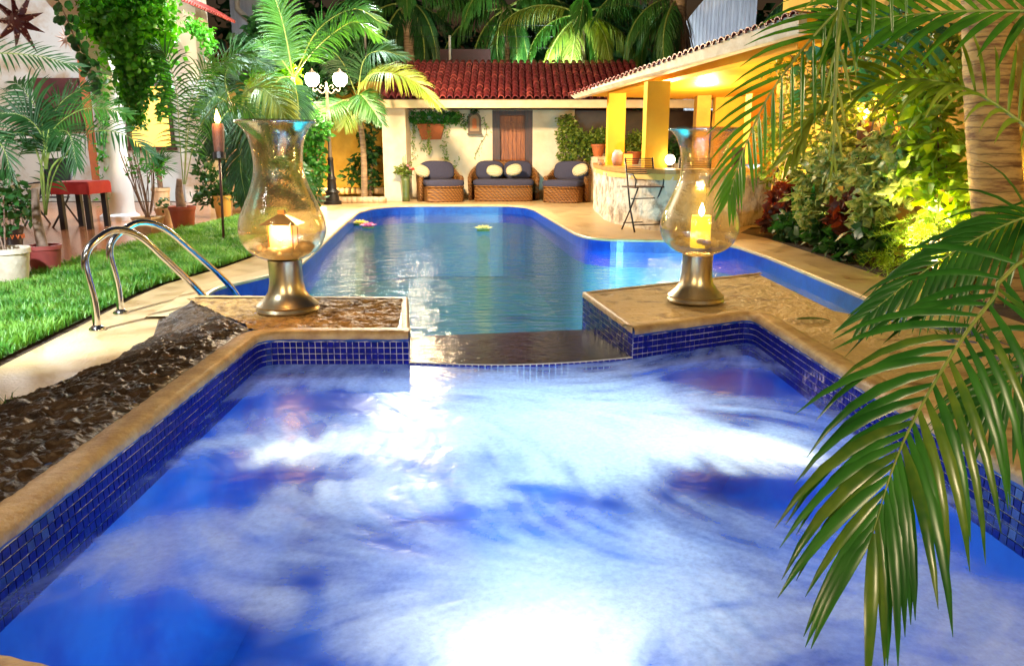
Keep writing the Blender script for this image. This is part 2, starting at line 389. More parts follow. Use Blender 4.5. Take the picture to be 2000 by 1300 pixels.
def frond_mesh(name, path, N0, r=.012, mats=(None, None), **kw):
    P, sh = frond_shapes(path, N0, **kw); b = MB()
    b.tube(P[::4] + [P[-1]], [r * (1 - .85 * i / 15) for i in range(len(P[::4]) + 1)], 6, mi=0)
    for v, f in sh: b.add(v, f, 1)
    me = bpy.data.meshes.new(name); me.from_pydata(b.v, [], b.f)
    for m in mats: me.materials.append(m)
    me.polygons.foreach_set('material_index', b.m); me.update(); return me
def arc_path(L, elev, curve, n=6):
    """rachis in the XZ plane that leaves at elev degrees and bends down by curve degrees"""
    p = Vector((0, 0, 0)); out = [p.copy()]
    for i in range(n):
        a = radians(elev - curve * ((i + .5) / n) ** 1.3); p = p + Vector((cos(a), 0, sin(a))) * L / n; out.append(p.copy())
    return out
FR = {}
def frond_variant(key, L, elev, curve, leafm, **kw):
    if key not in FR:
        FR[key] = frond_mesh('frond', arc_path(L, elev, curve), (0, 0, 1), mats=(STEM, leafm), r=.012 * L, **kw)
    return FR[key]
def palm(name, label, base, height, r, fronds, lean=(0, 0), group=None, trunkm=None, parts=True, ring=True):
    t = thing(name, label, 'palm tree' if height > 1 else 'palm', base, 0, group)
    pts = [Vector((lean[0] * (i / 12) ** 1.5, lean[1] * (i / 12) ** 1.5, height * i / 12)) for i in range(13)]
    if ring:
        fine = spline(pts, int(height / .07) + 3)
        rr = [r * (1.25 - .35 * min(1, i / len(fine) * 2)) * (1 + .05 * (i % 2)) for i in range(len(fine))]
        b = MB().tube(fine, rr, 14)
    else: b = MB().tube(pts, r, 10)
    b.build('trunk', trunkm or TRUNKP, t, smooth=True)
    top = pts[-1]
    for me, az, tilt, sc in fronds:
        M = Matrix.Translation(top) @ Matrix.Rotation(radians(az), 4, 'Z') @ Matrix.Rotation(radians(-tilt), 4, 'Y') @ Matrix.Rotation(radians(random.uniform(-14, 14)), 4, 'X') @ Matrix.Scale(sc, 4)
        link('frond', me, t, M)
    return t
def leaves(n, pos, size, flat=.5, up=.3, seed=0, aspect=.55, dirn=None, sv=.4):
    """n leaves with a bent blade; pos(n, rng)->(n,3)"""
    rg = np.random.RandomState(seed); C = pos(n, rg)
    d = rg.normal(size=(n, 3)); d[:, 2] = d[:, 2] * flat - up
    if dirn is not None: d += np.array(dirn)
    d /= np.linalg.norm(d, axis=1)[:, None]
    q = rg.normal(size=(n, 3)); c = np.cross(d, q); c /= np.linalg.norm(c, axis=1)[:, None] + 1e-9
    nn = np.cross(c, d)
    s = size * (1 + sv * rg.uniform(-1, 1, n))[:, None]
    V = np.stack([C, C + d * s * .45 + c * s * aspect * .5, C + d * s * .5 + nn * s * .10, C + d * s * .45 - c * s * aspect * .5, C + d * s - nn * s * .12], 1).reshape(-1, 3)
    b = np.arange(n)[:, None] * 5
    F = np.concatenate([b + np.array([[0, 1, 2]]), b + np.array([[1, 4, 2]]), b + np.array([[0, 2, 3]]), b + np.array([[2, 4, 3]])], 0)
    return V, F
def clump(centers, radii, noise=.3):
    centers = np.array(centers, float); radii = np.array(radii, float)
    if radii.ndim == 1: radii = radii[:, None] * np.ones(3)
    def pos(n, rg):
        k = rg.randint(len(centers), size=n); d = rg.normal(size=(n, 3)); d /= np.linalg.norm(d, axis=1)[:, None]
        rad = rg.uniform(.35, 1, n) ** .6 * (1 + noise * rg.normal(size=n) * .4)
        return centers[k] + d * rad[:, None] * radii[k]
    return pos
def strands(lines, spread):
    def pos(n, rg):
        L = [np.array([tuple(p) for p in spline(l, 20)]) for l in lines]
        k = rg.randint(len(L), size=n); t = rg.uniform(0, 18.99, n); i = t.astype(int); u = (t - i)[:, None]
        A = np.array([L[a][b] for a, b in zip(k, i)]); B = np.array([L[a][b + 1] for a, b in zip(k, i)])
        return A * (1 - u) + B * u + rg.normal(size=(n, 3)) * spread
    return pos
def plant(name, label, cat, base, parts, stems=None, group=None, stemm=None):
    """parts: list of (part name, V, F, material) in world coordinates"""
    t = thing(name, label, cat, base, 0, group)
    for pn, V, F, m in parts: mesh_np(pn, V, F, m, t, world=True)
    if stems:
        b = MB()
        for pts, r in stems: b.tube(spline(pts, 8), [r * (1 - .6 * i / 7) for i in range(8)], 6)
        b.build('stem', stemm or BARK, t, smooth=True, world=True)
    return t
# ================================================================= SETTING
def resample(poly, step):
    out = []
    for a, b in zip(poly[:-1], poly[1:]):
        a = Vector(a); b = Vector(b); n = max(1, int(round((b - a).length / step)))
        out += [a.lerp(b, i / n) for i in range(n)]
    out.append(Vector(poly[-1])); return out
def resample_n(poly, n):
    P = [Vector(p) for p in poly]; L = [0]
    for a, b in zip(P[:-1], P[1:]): L.append(L[-1] + (b - a).length)
    out = []; j = 0
    for i in range(n):
        s = L[-1] * i / (n - 1)
        while j < len(L) - 2 and L[j + 1] < s: j += 1
        u = (s - L[j]) / max(1e-9, L[j + 1] - L[j]); out.append(P[j].lerp(P[j + 1], min(1, u)))
    return out
def loft(A, B, nu, nv, amp, scale, seed=0, edge=.12, ridge=False, bulge=0.0, taper=0.0):
    A = resample_n(A, nu); B = resample_n(B, nu); V = []
    for i in range(nu):
        for j in range(nv):
            t = j / (nv - 1); p = A[i].lerp(B[i], t)
            e = min(1, min(t, 1 - t) / edge)
            V.append((p.x, p.y, p.z, e * (1 - taper * max(0, i / nu - .72) / .28), t))
    V = np.array(V); n = fbm(V[:, 0] * scale * (.6 if ridge else 1) + seed, V[:, 1] * scale * (1.35 if ridge else 1) + seed, 7, .6)
    if ridge: n = n * .6 + .4 * (1 - np.abs(fbm(V[:, 0] * scale * 1.7 + 9, V[:, 1] * scale * 2.2, 4) * 2 - 1) * 2)
    V[:, 2] += (n - .45) * amp * V[:, 3] + bulge * np.sin(pi * V[:, 4]) * V[:, 3]
    i, j = np.meshgrid(np.arange(nu - 1), np.arange(nv - 1), indexing='ij'); a = (i * nv + j).ravel()
    return V[:, :3], np.stack([a, a + nv, a + nv + 1, a + 1], 1)
def sweep(line, prof, side=1, closed=False):
    """profile of (outward offset, z) swept along a flat polyline; returns verts, faces, outward to the left of travel times side"""
    P = [Vector((p[0], p[1], 0)) for p in line]; m = len(P); vs = []
    for i, p in enumerate(P):
        a = P[i - 1] if (i or closed) else P[i]; b = P[(i + 1) % m] if (i < m - 1 or closed) else P[i]
        t = (b - a).normalized(); nrm = Vector((-t.y, t.x, 0)) * side
        if 0 < i < m - 1:
            t1 = (p - a).normalized(); k = nrm.dot(Vector((-t1.y, t1.x, 0)) * side); nrm = nrm / max(.5, k)
        for o, z in prof: vs.append(p + nrm * o + Vector((0, 0, z)))
    k = len(prof); mm = m if closed else m - 1
    fs = [(i * k + j, i * k + j + 1, ((i + 1) % m) * k + j + 1, ((i + 1) % m) * k + j) for i in range(mm) for j in range(k - 1)]
    return vs, fs
def round_corner(poly, r=.12, n=5):
    out = [Vector(poly[0])]
    for a, p, b in zip(poly[:-2], poly[1:-1], poly[2:]):
        a, p, b = Vector(a), Vector(p), Vector(b); ra = min(r, (a - p).length * .45); rb = min(r, (b - p).length * .45)
        s = p + (a - p).normalized() * ra; e = p + (b - p).normalized() * rb
        for i in range(n + 1):
            t = i / n; out.append(s * (1 - t) ** 2 + p * 2 * t * (1 - t) + e * t * t)
    out.append(Vector(poly[-1])); return out
def sheet(name, outer, holes, z, m, kind='structure'):
    polys = [[Vector((p[0], p[1], 0)) for p in outer]] + [[Vector((p[0], p[1], 0)) for p in h] for h in holes]
    flat = [p for q in polys for p in q]; tri = tessellate_polygon(polys)
    b = MB(); b.add([(p.x, p.y, z) for p in flat], [t for t in tri])
    o = b.build(name, m, kind=kind)
    me = o.data
    if me.polygons and me.polygons[0].normal.z < 0: me.flip_normals()
    return o

RZ = .11
# main pool outline (deck level), from the hidden left corner round to the hidden right corner
POOL = [(-2.33, 5.2), (-2.36, 5.61), (-2.49, 6.36), (-2.26, 6.93), (-2.12, 7.6), (-2.2, 8.4), (-2.62, 12.2), (-2.82, 14.3), (-2.72, 15.2), (-2.45, 15.72), (-1.9, 15.9), (-.1, 15.92), (.24, 15.6), (.42, 14.9), (.86, 10.6), (.98, 10.1), (1.25, 9.85), (1.9, 9.78), (2.45, 9.65), (2.68, 9.2), (2.76, 8.2), (2.77, 6.3), (2.74, 4.55)]
POOLR = round_corner(POOL, .18, 4)
HOLE = [(p[0], p[1]) for p in POOLR] + [(2.0, 4.5), (1.82, 4.2), (1.86, 2.4), (1.95, 1.5), (1.4, .98), (-.6, .98), (-1.56, 1.3), (-1.56, 1.9), (-1.66, 4.3), (-1.7, 4.9)]
sheet('ground', [(-60, -40), (60, -40), (60, 80), (-60, 80)], [HOLE], -.012, SOIL)
DECKO = [(-3.6, -3), (3.5, -3), (3.46, 5.6), (3.42, 7.33), (3.36, 10.15), (3.2, 10.8), (3.6, 11.6), (6.5, 12.2), (7, 19.5), (-8, 19.5), (-6.2, 16.6), (-4.9, 16.2), (-4.3, 14.9), (-3.3, 10.8), (-2.82, 8.41), (-2.86, 7.66), (-3.02, 6.6), (-3.0, 6.0), (-2.89, 5.09), (-2.78, 4.0), (-3.2, 2.6), (-3.5, 1)]
sheet('pool_deck', DECKO, [HOLE], 0.0, DECK)
sheet('patio_floor', [(-14, -3), (-3.9, -3), (-4.3, 6.3), (-4.38, 7.4), (-4.64, 10.4), (-4.62, 13.2), (-4.5, 15.6), (-4.9, 16.2), (-6.2, 17), (-14, 17)], [], .012, PATIO)
LAWN = [(-4.3, 2), (-3.05, 2), (-2.84, 3.97), (-2.95, 5.09), (-3.06, 6.2), (-3.06, 6.6), (-2.9, 7.66), (-2.86, 8.41), (-3.34, 10.8), (-4.1, 14), (-4.34, 15.3), (-4.6, 15.3), (-4.64, 13.2), (-4.66, 10.4), (-4.4, 7.4), (-4.34, 6.3)]
sheet('lawn_soil', LAWN, [], .008, mat('turf', (.03, .07, .012), .9, col2=(.05, .10, .02), ns=20))
# basins
b = MB(); v, f = sweep(POOLR , [(0.004, .003), (0, -.015), (0, -.34)], side=1); b.add(v, f, 0)
v, f = sweep(POOLR, [(0, -.34), (0, -1.45)], side=1); b.add(v, f, 1)
flo = [(p[0], p[1]) for p in POOLR] + [(-.7, 4.4), ]
tri = tessellate_polygon([[Vector((p[0], p[1], 0)) for p in flo]]); b.add([(p[0], p[1], -1.45) for p in flo], tri, 1)
b.build('pool_basin', [BLUEB, mat('pool_lining', (.008, .13, .18), .5, col2=(.012, .17, .21), ns=3)], kind='structure')
# coping line: pale rounded stone edge around the pool
cb = MB(); v, f = sweep(POOLR, [(-.002, -.012), (-.008, .004), (.01, .018), (.24, .018), (.26, .004)], side=-1 if False else 1)
# spa outlines
SL = round_corner([(-.55, 1.16), (-.93, 1.37), (-1.42, 1.50), (-1.43, 1.96), (-1.46, 4.33), (-.60, 4.33)], .13, 6)
SRR = round_corner([(.72, 4.44), (1.56, 4.88), (1.60, 3.6), (1.66, 2.6), (1.72, 1.8), (1.4, 1.25), (.7, 1.12), (-.55, 1.16)], .14, 6)
PBL = [(-.60, 4.33), (-.75, 5.40), (-2.36, 5.46)]            # pedestal left: inner and back edges
PBR = [(2.74, 4.62), (2.12, 4.9), (2.11, 6.50), (.53, 5.60), (.72, 4.44)]
def outw(line, d, side): 
    v, _ = sweep(line, [(d, 0)], side); return [(p.x, p.y) for p in v]
# bodies (solid blocks), tops in stone
leftbody = [(p[0], p[1]) for p in SL] + [(-.75, 5.40), (-2.31, 5.46), (-1.62, 4.5), (-1.64, 4.3), (-1.60, 1.9), (-1.60, 1.3), (-.62, .95)]
MB().prism(leftbody, -1.3, RZ - .012).build('spa_wall', BLUEP, kind='structure')
rightbody = [(p[0], p[1]) for p in SRR[:-1]] + [(-.55, 1.16), (-.62, .95), (.7, .92), (1.55, 1.05), (1.95, 1.7), (2.3, 2.6), (2.74, 3.4), (2.74, 4.58), (2.12, 4.95), (2.11, 6.50), (.53, 5.60)]
MB().prism(rightbody, -1.3, RZ - .012).build('spa_wall', BLUEP, kind='structure')
# rim coping
RIMP = [(-.012, -.035), (-.016, -.015), (-.006, .006), (.02, .014), (.07, .013), (.105, .006), (.12, -.012)]
def ragged(vs, amp):
    return [Vector(p) + Vector((random.uniform(-1, 1), random.uniform(-1, 1), random.uniform(-.6, .6))) * amp for p in vs]
b = MB()
full = [Vector((p[0], p[1], 0)) for p in resample([(p[0], p[1], 0) for p in SL], .03)]
v, f = sweep(full, [(o, z + RZ) for o, z in RIMP], side=-1 if False else 1); 
# outward side test: left wall travels +y, outward is -x which is left of travel
b.add(ragged(v, .003), f)
full2 = [Vector((p[0], p[1], 0)) for p in resample([(p[0], p[1], 0) for p in SRR], .03)]
v, f = sweep(full2, [(o, z + RZ) for o, z in RIMP], side=1); b.add(ragged(v, .003), f)
pl = resample([(-.60, 4.33, 0), (-.75, 5.40, 0), (-2.3, 5.46, 0)], .03); v, f = sweep(pl, [(-.008, RZ - .03), (-.006, RZ + .006), (.012, RZ + .012), (.04, RZ + .004)], side=1); b.add(ragged(v, .003), f)
pr = resample([(2.11, 6.50, 0), (.53, 5.60, 0), (.72, 4.44, 0)], .03); v, f = sweep(pr, [(-.008, RZ - .03), (-.006, RZ + .006), (.012, RZ + .012), (.04, RZ + .004)], side=1); b.add(ragged(v, .003), f)
b.build('spa_coping', COPE, kind='structure', smooth=True)
# ragged blue paint line under the rim
b = MB()
for ln in (full, full2):
    n = len(ln); vs = []
    for i, p in enumerate(ln):
        a = ln[max(0, i - 1)]; c = ln[min(n - 1, i + 1)]; t = (c - a).normalized(); nn = Vector((-t.y, t.x, 0))
        vs += [p - nn * .004 + Vector((0, 0, RZ - .02)), p - nn * .003 + Vector((0, 0, RZ - .05 + random.uniform(-.004, .004)))]
    b.add(vs, [(2 * i, 2 * i + 1, 2 * i + 3, 2 * i + 2) for i in range(n - 1)])
b.build('blue_paint_line', BLUEP, kind='structure')
# tiles
TS = .0365
def tile_runs():
    out = []
    runs = [([(p[0], p[1], 0) for p in SL], RZ - .05, 6), ([(p[0], p[1], 0) for p in SRR], RZ - .05, 6),
            ([(-.60, 4.33, 0), (-.75, 5.4, 0)], RZ - .028, 7), ([(.53, 5.6, 0), (.72, 4.44, 0)], RZ - .028, 7)]
    for ln, ztop, rows in runs:
        P = resample_n(ln, 2 + int(sum((Vector(a) - Vector(c)).length for a, c in zip(ln[:-1], ln[1:])) / TS))
        for a, c in zip(P[:-1], P[1:]):
            t = (c - a).normalized(); nn = Vector((-t.y, t.x, 0)); mid = (a + c) / 2
            for r in range(rows): out.append((mid - nn * .0035 + Vector((0, 0, ztop - TS * (r + .5))), t, nn))
    return out
TR = tile_runs()
wallb = MB()
for ln in (SL, SRR, [(-.60, 4.33, 0), (-.75, 5.4, 0)], [(.53, 5.6, 0), (.72, 4.44, 0)]):
    v, f = sweep(ln, [(-.0015, RZ - .03), (-.0015, RZ - .05 - TS * 6)], side=1); wallb.add(v, f)
spa_tiling = thing('spa_tiling', None, None, (0, 0, 0)); spa_tiling['kind'] = 'structure'
wallb.build('grout_bed', GROUT, spa_tiling)
tm = MB().box((0, 0, 0), (TS - .0045, .005, TS - .0045)).build('tile', TILE, spa_tiling)
tmesh = tm.data; bpy.data.objects.remove(tm)
WZ_SPA, WZ_POOL = -.075, -.15
def tscore(p):
    if p.z < WZ_SPA - .02: return 1e6
    v = p - Vector((0, 0, HCAM)); px = 1000 + FPX * v.x / max(.1, v.y)
    if px < -20 or px > 2020 or v.y < 1.3: return 1e5
    return v.length
TR.sort(key=lambda q: tscore(q[0]))
stuffb = MB()
for i, (p, t, nn) in enumerate(TR):
    tilt = random.uniform(-.06, .06)
    M3 = Matrix((t, nn, Vector((0, 0, 1)))).transposed() @ Matrix.Rotation(tilt, 3, 'X') @ Matrix.Rotation(random.uniform(-.05, .05), 3, 'Z')
    if i < 295:
        M = M3.to_4x4(); M.translation = p; link('tile', tmesh, spa_tiling, M)
    else: stuffb.box(p, (TS - .0045, .005, TS - .0045), M=M3)
stuffb.build('mosaic_tiles', TILE, spa_tiling, kind='stuff')
# spa interior
b = MB()
loop = [Vector(p) for p in SL] + [Vector((.72, 4.44, 0)) + Vector((0, 0, 0))] + [Vector(p) for p in SRR[1:]]
v, f = sweep(loop, [(-.003, -.155), (-.003, -.62), (-.02, -.74), (-.07, -.85), (-.15, -.92), (-.26, -.948)], side=1); b.add(v, f)
lp = [(p.x, p.y) for p in loop]; tri = tessellate_polygon([[Vector((p[0], p[1], 0)) for p in lp]]); b.add([(p[0], p[1], -.95) for p in lp], tri)
b.build('spa_basin', SPAIN, kind='structure', smooth=True)
# spillway sill between the pedestals (curved in plan on its spa side)
fr_ = [Vector((x, 4.33 + (4.44 - 4.33) * (x + .6) / 1.32 - .10 * sin(pi * (x + .6) / 1.32), WZ_SPA + .012)) for x in np.linspace(-.60, .72, 24)]
bk_ = [Vector((x, 5.26 + .22 * (x + .73) / 1.29, WZ_POOL + .012)) for x in np.linspace(-.728, .552, 24)]
V, F = loft(fr_, bk_, 140, 70, .007, 9, seed=4, edge=.08)
WET = mat('wet_slate', (.003, .002, .014), .10, col2=(.016, .005, .018), ns=5, detail=8, bump=.7, bs=18, stretch=(1, 3, 1), bdist=.006, spec=.12)
mesh_np('spillway_sill', V, F[:, ::-1], WET, kind='structure', smooth=True)
b = MB(); v, f = sweep([(p.x, p.y, 0) for p in fr_], [(0, WZ_SPA + .012), (0, -.95)], side=1); b.add(v, f, 0)
v, f = sweep([(p.x, p.y, 0) for p in bk_], [(0, WZ_POOL + .012), (0, -1.45)], side=1); b.add(v, f, 1); b.build('spillway_wall', [SPAIN, BLUEB], kind='structure')
# tiles on the sill's spa edge
b = MB(); P = resample_n([(p.x, p.y - .004, 0) for p in fr_], 37)
for a, c in zip(P[:-1], P[1:]):
    t = (c - a).normalized(); nn = Vector((-t.y, t.x, 0))
    for r in range(4): b.box((a + c) / 2 - nn * .004 + Vector((0, 0, WZ_SPA - .008 - TS * r)), (TS - .006, .005, TS - .006), M=Matrix((t, nn, Vector((0, 0, 1)))).transposed())
b.build('mosaic_tiles', TILE, spa_tiling, kind='stuff')
b = MB(); v, f = sweep([(p.x, p.y, 0) for p in fr_], [(-.003, WZ_SPA + .013), (-.003, -.25)], side=1); b.add(v, f); b.build('grout_bed', mat('pale_grout', (.75, .75, .72), .7), spa_tiling)
# rock tops
A = [Vector((-1.54, 1.5, RZ)), Vector((-1.54, 1.95, RZ)), Vector((-1.57, 4.2, RZ)), Vector((-1.56, 4.44, RZ)), Vector((-2.30, 5.43, RZ - .01))]
B = [Vector((-2.2, .8, 0)), G(-130, 850), G(0, 792), G(100, 752), G(200, 716), G(300, 655), Vector((-2.45, 5.2, 0)), Vector((-2.40, 5.52, -.01))]
V, F = loft(A, B, 620, 170, .08, 5.0, seed=2, ridge=True, bulge=.02, edge=.06, taper=.75)
mesh_np('rock_slope', V, F, ROCK, kind='structure', smooth=True)
A = [(-1.53, 4.42, RZ), (-.68, 4.42, RZ)]; B = [(-2.34, 5.42, RZ - .005), (-.77, 5.36, RZ)]
V, F = loft(A, B, 200, 130, .045, 7, seed=8, ridge=True, edge=.06)
mesh_np('rough_stone_top', V, F, ROCKG, kind='structure', smooth=True)
A = [(.74, 4.56, RZ), (1.6, 4.99, RZ), (1.72, 4.7, RZ), (1.72, 3.4, RZ), (1.78, 2.6, RZ), (1.84, 1.8, RZ)]
A = [(p[0], p[1], RZ) for p in outw(SRR[:-12], .10, 1)]
B = [(.56, 5.58, RZ), (2.1, 6.47, RZ), (2.12, 4.95, RZ), (2.72, 4.2, RZ - .01), (2.74, 3.2, RZ - .02), (2.4, 1.8, RZ - .02)]
V, F = loft(A, B, 320, 90, .028, 6, seed=5, edge=.07)
mesh_np('rough_stone_top', V, F[:, ::-1], ROCKY, kind='structure', smooth=True)
# raised coping of the pool
b = MB(); v, f = sweep(POOLR, [(.0, -.01), (.0, .012), (.012, .022), (.20, .022), (.215, .003)], side=1)
b.add(v, f); b.build('pool_coping', mat('pale_coping', (.60, .46, .26), .4, col2=(.46, .31, .15), ns=4, detail=9, bump=.3, bs=50), kind='structure', smooth='auto')
# water
nx, ny = 150, 260
xs = np.linspace(-3.1, 3.1, 4)
def water_sheet(name, poly, z, m):
    return sheet(name, poly, [], z, m)
water_sheet('pool_water', [(p[0], p[1]) for p in POOLR] + [(2.12, 4.6), (2.1, 6.5), (.53, 5.61), (.55, 5.47), (-.728, 5.25), (-.75, 5.41), (-2.3, 5.47)], WZ_POOL, POOLW)
# spa water with foam whipped up by the jets
X, Y = np.meshgrid(np.linspace(-1.5, 1.78, 420), np.linspace(1.05, 4.95, 500), indexing='ij')
def seg(px1, py1, px2, py2, r1, r2, w, pw=1.0):
    a = G(px1, py1, WZ_SPA); c = G(px2, py2, WZ_SPA); dx, dy = c.x - a.x, c.y - a.y
    # warped position
    t = np.clip(((WX - a.x) * dx + (WY - a.y) * dy) / (dx * dx + dy * dy + 1e-9), 0, 1)
    d = np.hypot(WX - a.x - t * dx, WY - a.y - t * dy); r = r1 + (r2 - r1) * t
    return w * np.exp(-(d / r) ** 2)
wx = fbm(X * 1.6 + 3, Y * 1.6, 4) - .5; wy = fbm(X * 1.6 + 40, Y * 1.6 + 9, 4) - .5
WX = X + wx * .42; WY = Y + wy * .42
dens = np.full(X.shape, .43)
for a in [(380, 885, 900, 830, .07, .22, .85), (900, 830, 1200, 800, .25, .3, .5), (1640, 860, 1150, 860, .10, .26, .9), (800, 760, 1200, 770, .25, .35, .5), (520, 750, 800, 745, .08, .2, .35),
          (1000, 960, 1250, 880, .1, .2, .35), (300, 1080, 700, 960, .12, .20, .55), (700, 960, 950, 1000, .2, .1, .3), (450, 1120, 620, 1250, .12, .13, .5),
          (850, 1200, 1250, 1180, .2, .24, .75), (1050, 1280, 1050, 1230, .2, .2, .8), (1300, 1050, 1450, 1200, .14, .16, .6), (1750, 1150, 1950, 1250, .16, .2, .75), (1350, 720, 1560, 720, .05, .05, .2), (1600, 1180, 1700, 1060, .1, .12, .4),
          (1080, 830, 1200, 980, .03, .06, .25), (1450, 655, 1560, 700, .05, .05, .3)]:
    dens += seg(*a)
for a in [(1350, 745, 1540, 755, .14, .2, -.75), (480, 800, 660, 785, .10, .12, -.5), (400, 950, 590, 950, .15, .15, -.55), (1060, 950, 1200, 970, .08, .1, -.5), (1380, 930, 1580, 960, .12, .18, -.75), (610, 1150, 620, 1300, .06, .09, -.5), (60, 1100, 250, 1000, .1, .1, -.45), (540, 700, 1300, 690, .05, .05, -.12), (200, 1250, 560, 1260, .16, .10, -.45),
          (0, 1250, 380, 1280, .14, .14, -.8), (760, 1050, 1000, 1000, .04, .06, -.3), (1650, 950, 1980, 1090, .08, .16, -.9), (100, 1100, 420, 800, .04, .06, -.5), (1560, 700, 1700, 850, .05, .06, -.3)]:
    dens += seg(*a)
ang = fbm(X * .7 + 1, Y * .7 + 7, 2) * 5.0
rg_ = np.random.RandomState(1)
src = fbm(X * 9, Y * 9, 5, .6); acc = np.zeros_like(src)
gx = lambda x, y: fbm(x * 9, y * 9, 5, .65)
px_, py_ = X.copy(), Y.copy()
for k in range(12):
    acc += gx(px_ * 1.6, py_ * 1.6); a_ = fbm(px_ * .7 + 1, py_ * .7 + 7, 2) * 6.5
    px_ += np.cos(a_) * .016; py_ += np.sin(a_) * .016
acc /= 12; acc = (acc - acc.mean()) / acc.std()
edge_d = 1.0
foam = dens * (1 + .14 * acc) + .30 * (fbm(X * 3 + wx * 5, Y * 3 + wy * 5, 6, .6) - .5) + .035 * acc
foam = np.log1p(np.exp(9 * (foam - .12))) / 9; foam = .93 * (1 - np.exp(-2.0 * foam ** 1.3))
Z = WZ_SPA + .0010 * acc * np.clip(dens, 0, 1) + .012 * (fbm(X * 2.4, Y * 2.4, 3) - .5) * np.clip(dens + .3, 0, 1)
wall = np.minimum(np.minimum(X + 1.46, 4.33 - Y + np.maximum(0, X * .4 + .2) * 1.3), 1.62 - X); Z = WZ_SPA + (Z - WZ_SPA) * np.clip(wall / .35, .12, 1)
nxg, nyg = X.shape; ii, jj = np.meshgrid(np.arange(nxg - 1), np.arange(nyg - 1), indexing='ij')
# keep only cells inside the spa outline
lpn = [(p[0], p[1]) for p in loop]
cx_ = (X[:-1, :-1] + X[1:, 1:]) / 2; cy_ = (Y[:-1, :-1] + Y[1:, 1:]) / 2
ins = np.zeros(cx_.shape, bool); n_ = len(lpn)
grow = .014
for k in range(n_):
    x1, y1 = lpn[k]; x2, y2 = lpn[(k + 1) % n_]
    if y1 == y2: continue
    cond = ((y1 > cy_) != (y2 > cy_)) & (cx_ < (x2 - x1) * (cy_ - y1) / (y2 - y1) + x1); ins ^= cond
from itertools import product
g2 = ins.copy()
for dx_, dy_ in product((-2, -1, 0, 1, 2), repeat=2): g2 |= np.roll(np.roll(ins, dx_, 0), dy_, 1)
# stop at the sill edge
sy = 4.33 + .11 * (cx_ + .6) / 1.32 - .10 * np.sin(pi * np.clip((cx_ + .6) / 1.32, 0, 1)) + .012
g2 &= ~((cx_ > -.59) & (cx_ < .71) & (cy_ > sy))
a = (ii * nyg + jj)[g2]
mesh_np('spa_water', np.stack([X.ravel(), Y.ravel(), Z.ravel()], 1), np.stack([a, a + nyg, a + nyg + 1, a + 1], 1), SPAW, kind='structure', smooth=True, attrs={'foam': foam.ravel()})

# grass
def point_in(poly, P):
    x, y = P[:, 0], P[:, 1]; r = np.zeros(len(P), bool)
    for (x1, y1), (x2, y2) in zip(poly, poly[1:] + poly[:1]):
        if y1 != y2: r ^= ((y1 > y) != (y2 > y)) & (x < (x2 - x1) * (y - y1) / (y2 - y1) + x1)
    return r
rg = np.random.RandomState(5)
N = 110000; P = np.stack([rg.uniform(-4.7, -2.8, N), 2 + 13.3 * rg.uniform(0, 1, N) ** 1.5], 1); P = P[point_in(LAWN, P)]; n = len(P)
h = (.055 + .05 * rg.rand(n)) * (.6 + .9 * fbm(P[:, 0] * 3, P[:, 1] * 3, 3)); az = rg.uniform(0, 2 * pi, n); w = .0028 + .0009 * P[:, 1]* .6
dx, dy = np.cos(az), np.sin(az); ln = h * rg.uniform(.2, .9, n)
B0 = np.stack([P[:, 0] - dy * w, P[:, 1] + dx * w, np.full(n, .006)], 1); B1 = np.stack([P[:, 0] + dy * w, P[:, 1] - dx * w, np.full(n, .006)], 1)
M0 = np.stack([P[:, 0] - dy * w * .8 + dx * ln * .3, P[:, 1] + dx * w * .8 + dy * ln * .3, h * .6], 1); M1 = np.stack([P[:, 0] + dy * w * .8 + dx * ln * .3, P[:, 1] - dx * w * .8 + dy * ln * .3, h * .6], 1)
T = np.stack([P[:, 0] + dx * ln, P[:, 1] + dy * ln, h], 1)
V = np.stack([B0, B1, M1, M0, T], 1).reshape(-1, 3); q = np.arange(n)[:, None] * 5
F = np.concatenate([q + np.array([[0, 1, 2]]), q + np.array([[0, 2, 3]]), q + np.array([[3, 2, 4]])], 0)
tag(mesh_np('lawn_grass', V, F, leafmat('grass_blade', (.03, .18, .015), (.20, .42, .07), ns=3)), 'strip of short bright green grass between the patio and the pool deck', 'grass', kind='stuff')

# ================================================================= BACK HOUSE
HY = 18.4
Zh = lambda py, Y=HY: D(1000, py, Y).z
Xh = lambda px, Y=HY: (px - 1000) / FPX * Y / (cos(PITCH)) * 1.0
def X_at(px, py, Y): return D(px, py, Y).x
ze0, ze1 = D(900, 211, 17.15).z, D(900, 195, 17.15).z
hs = thing('pool_house', 'low cream house with red barrel tile roof behind the pool', 'house', (0, HY, 0))
xl, xd0, xd1, xw0, xr = X_at(748, 300, HY), X_at(962, 300, HY), X_at(1040, 300, HY), X_at(1122, 250, HY), 6.0
zt = ze0 + .02; zw = D(1122, 300, HY).z
b = MB(); b.box(((xl + xd0) / 2, HY + .2, zt / 2), (xd0 - xl, .4, zt)); b.box(((xd1 + xw0) / 2, HY + .2, zt / 2), (xw0 - xd1, .4, zt))
b.box(((xw0 + xr) / 2, HY + .2, zw / 2), (xr - xw0, .4, zw)); b.box((X_at(748, 300, 17.55) + .26, (17.55 + HY) / 2, zt / 2), (.52, HY - 17.55, zt))
b.box(((xd0 + xd1) / 2, HY + .2, zt - .005), (xd1 - xd0, .38, .01)); b.box((xl + 1.8, HY + 2.4, 1.2), (3.6, .2, 2.4)); b.box((xl + .1, HY + 1.3, 1.1), (.2, 1.8, 2.2))
b.build('wall', WWALL, hs, world=True)
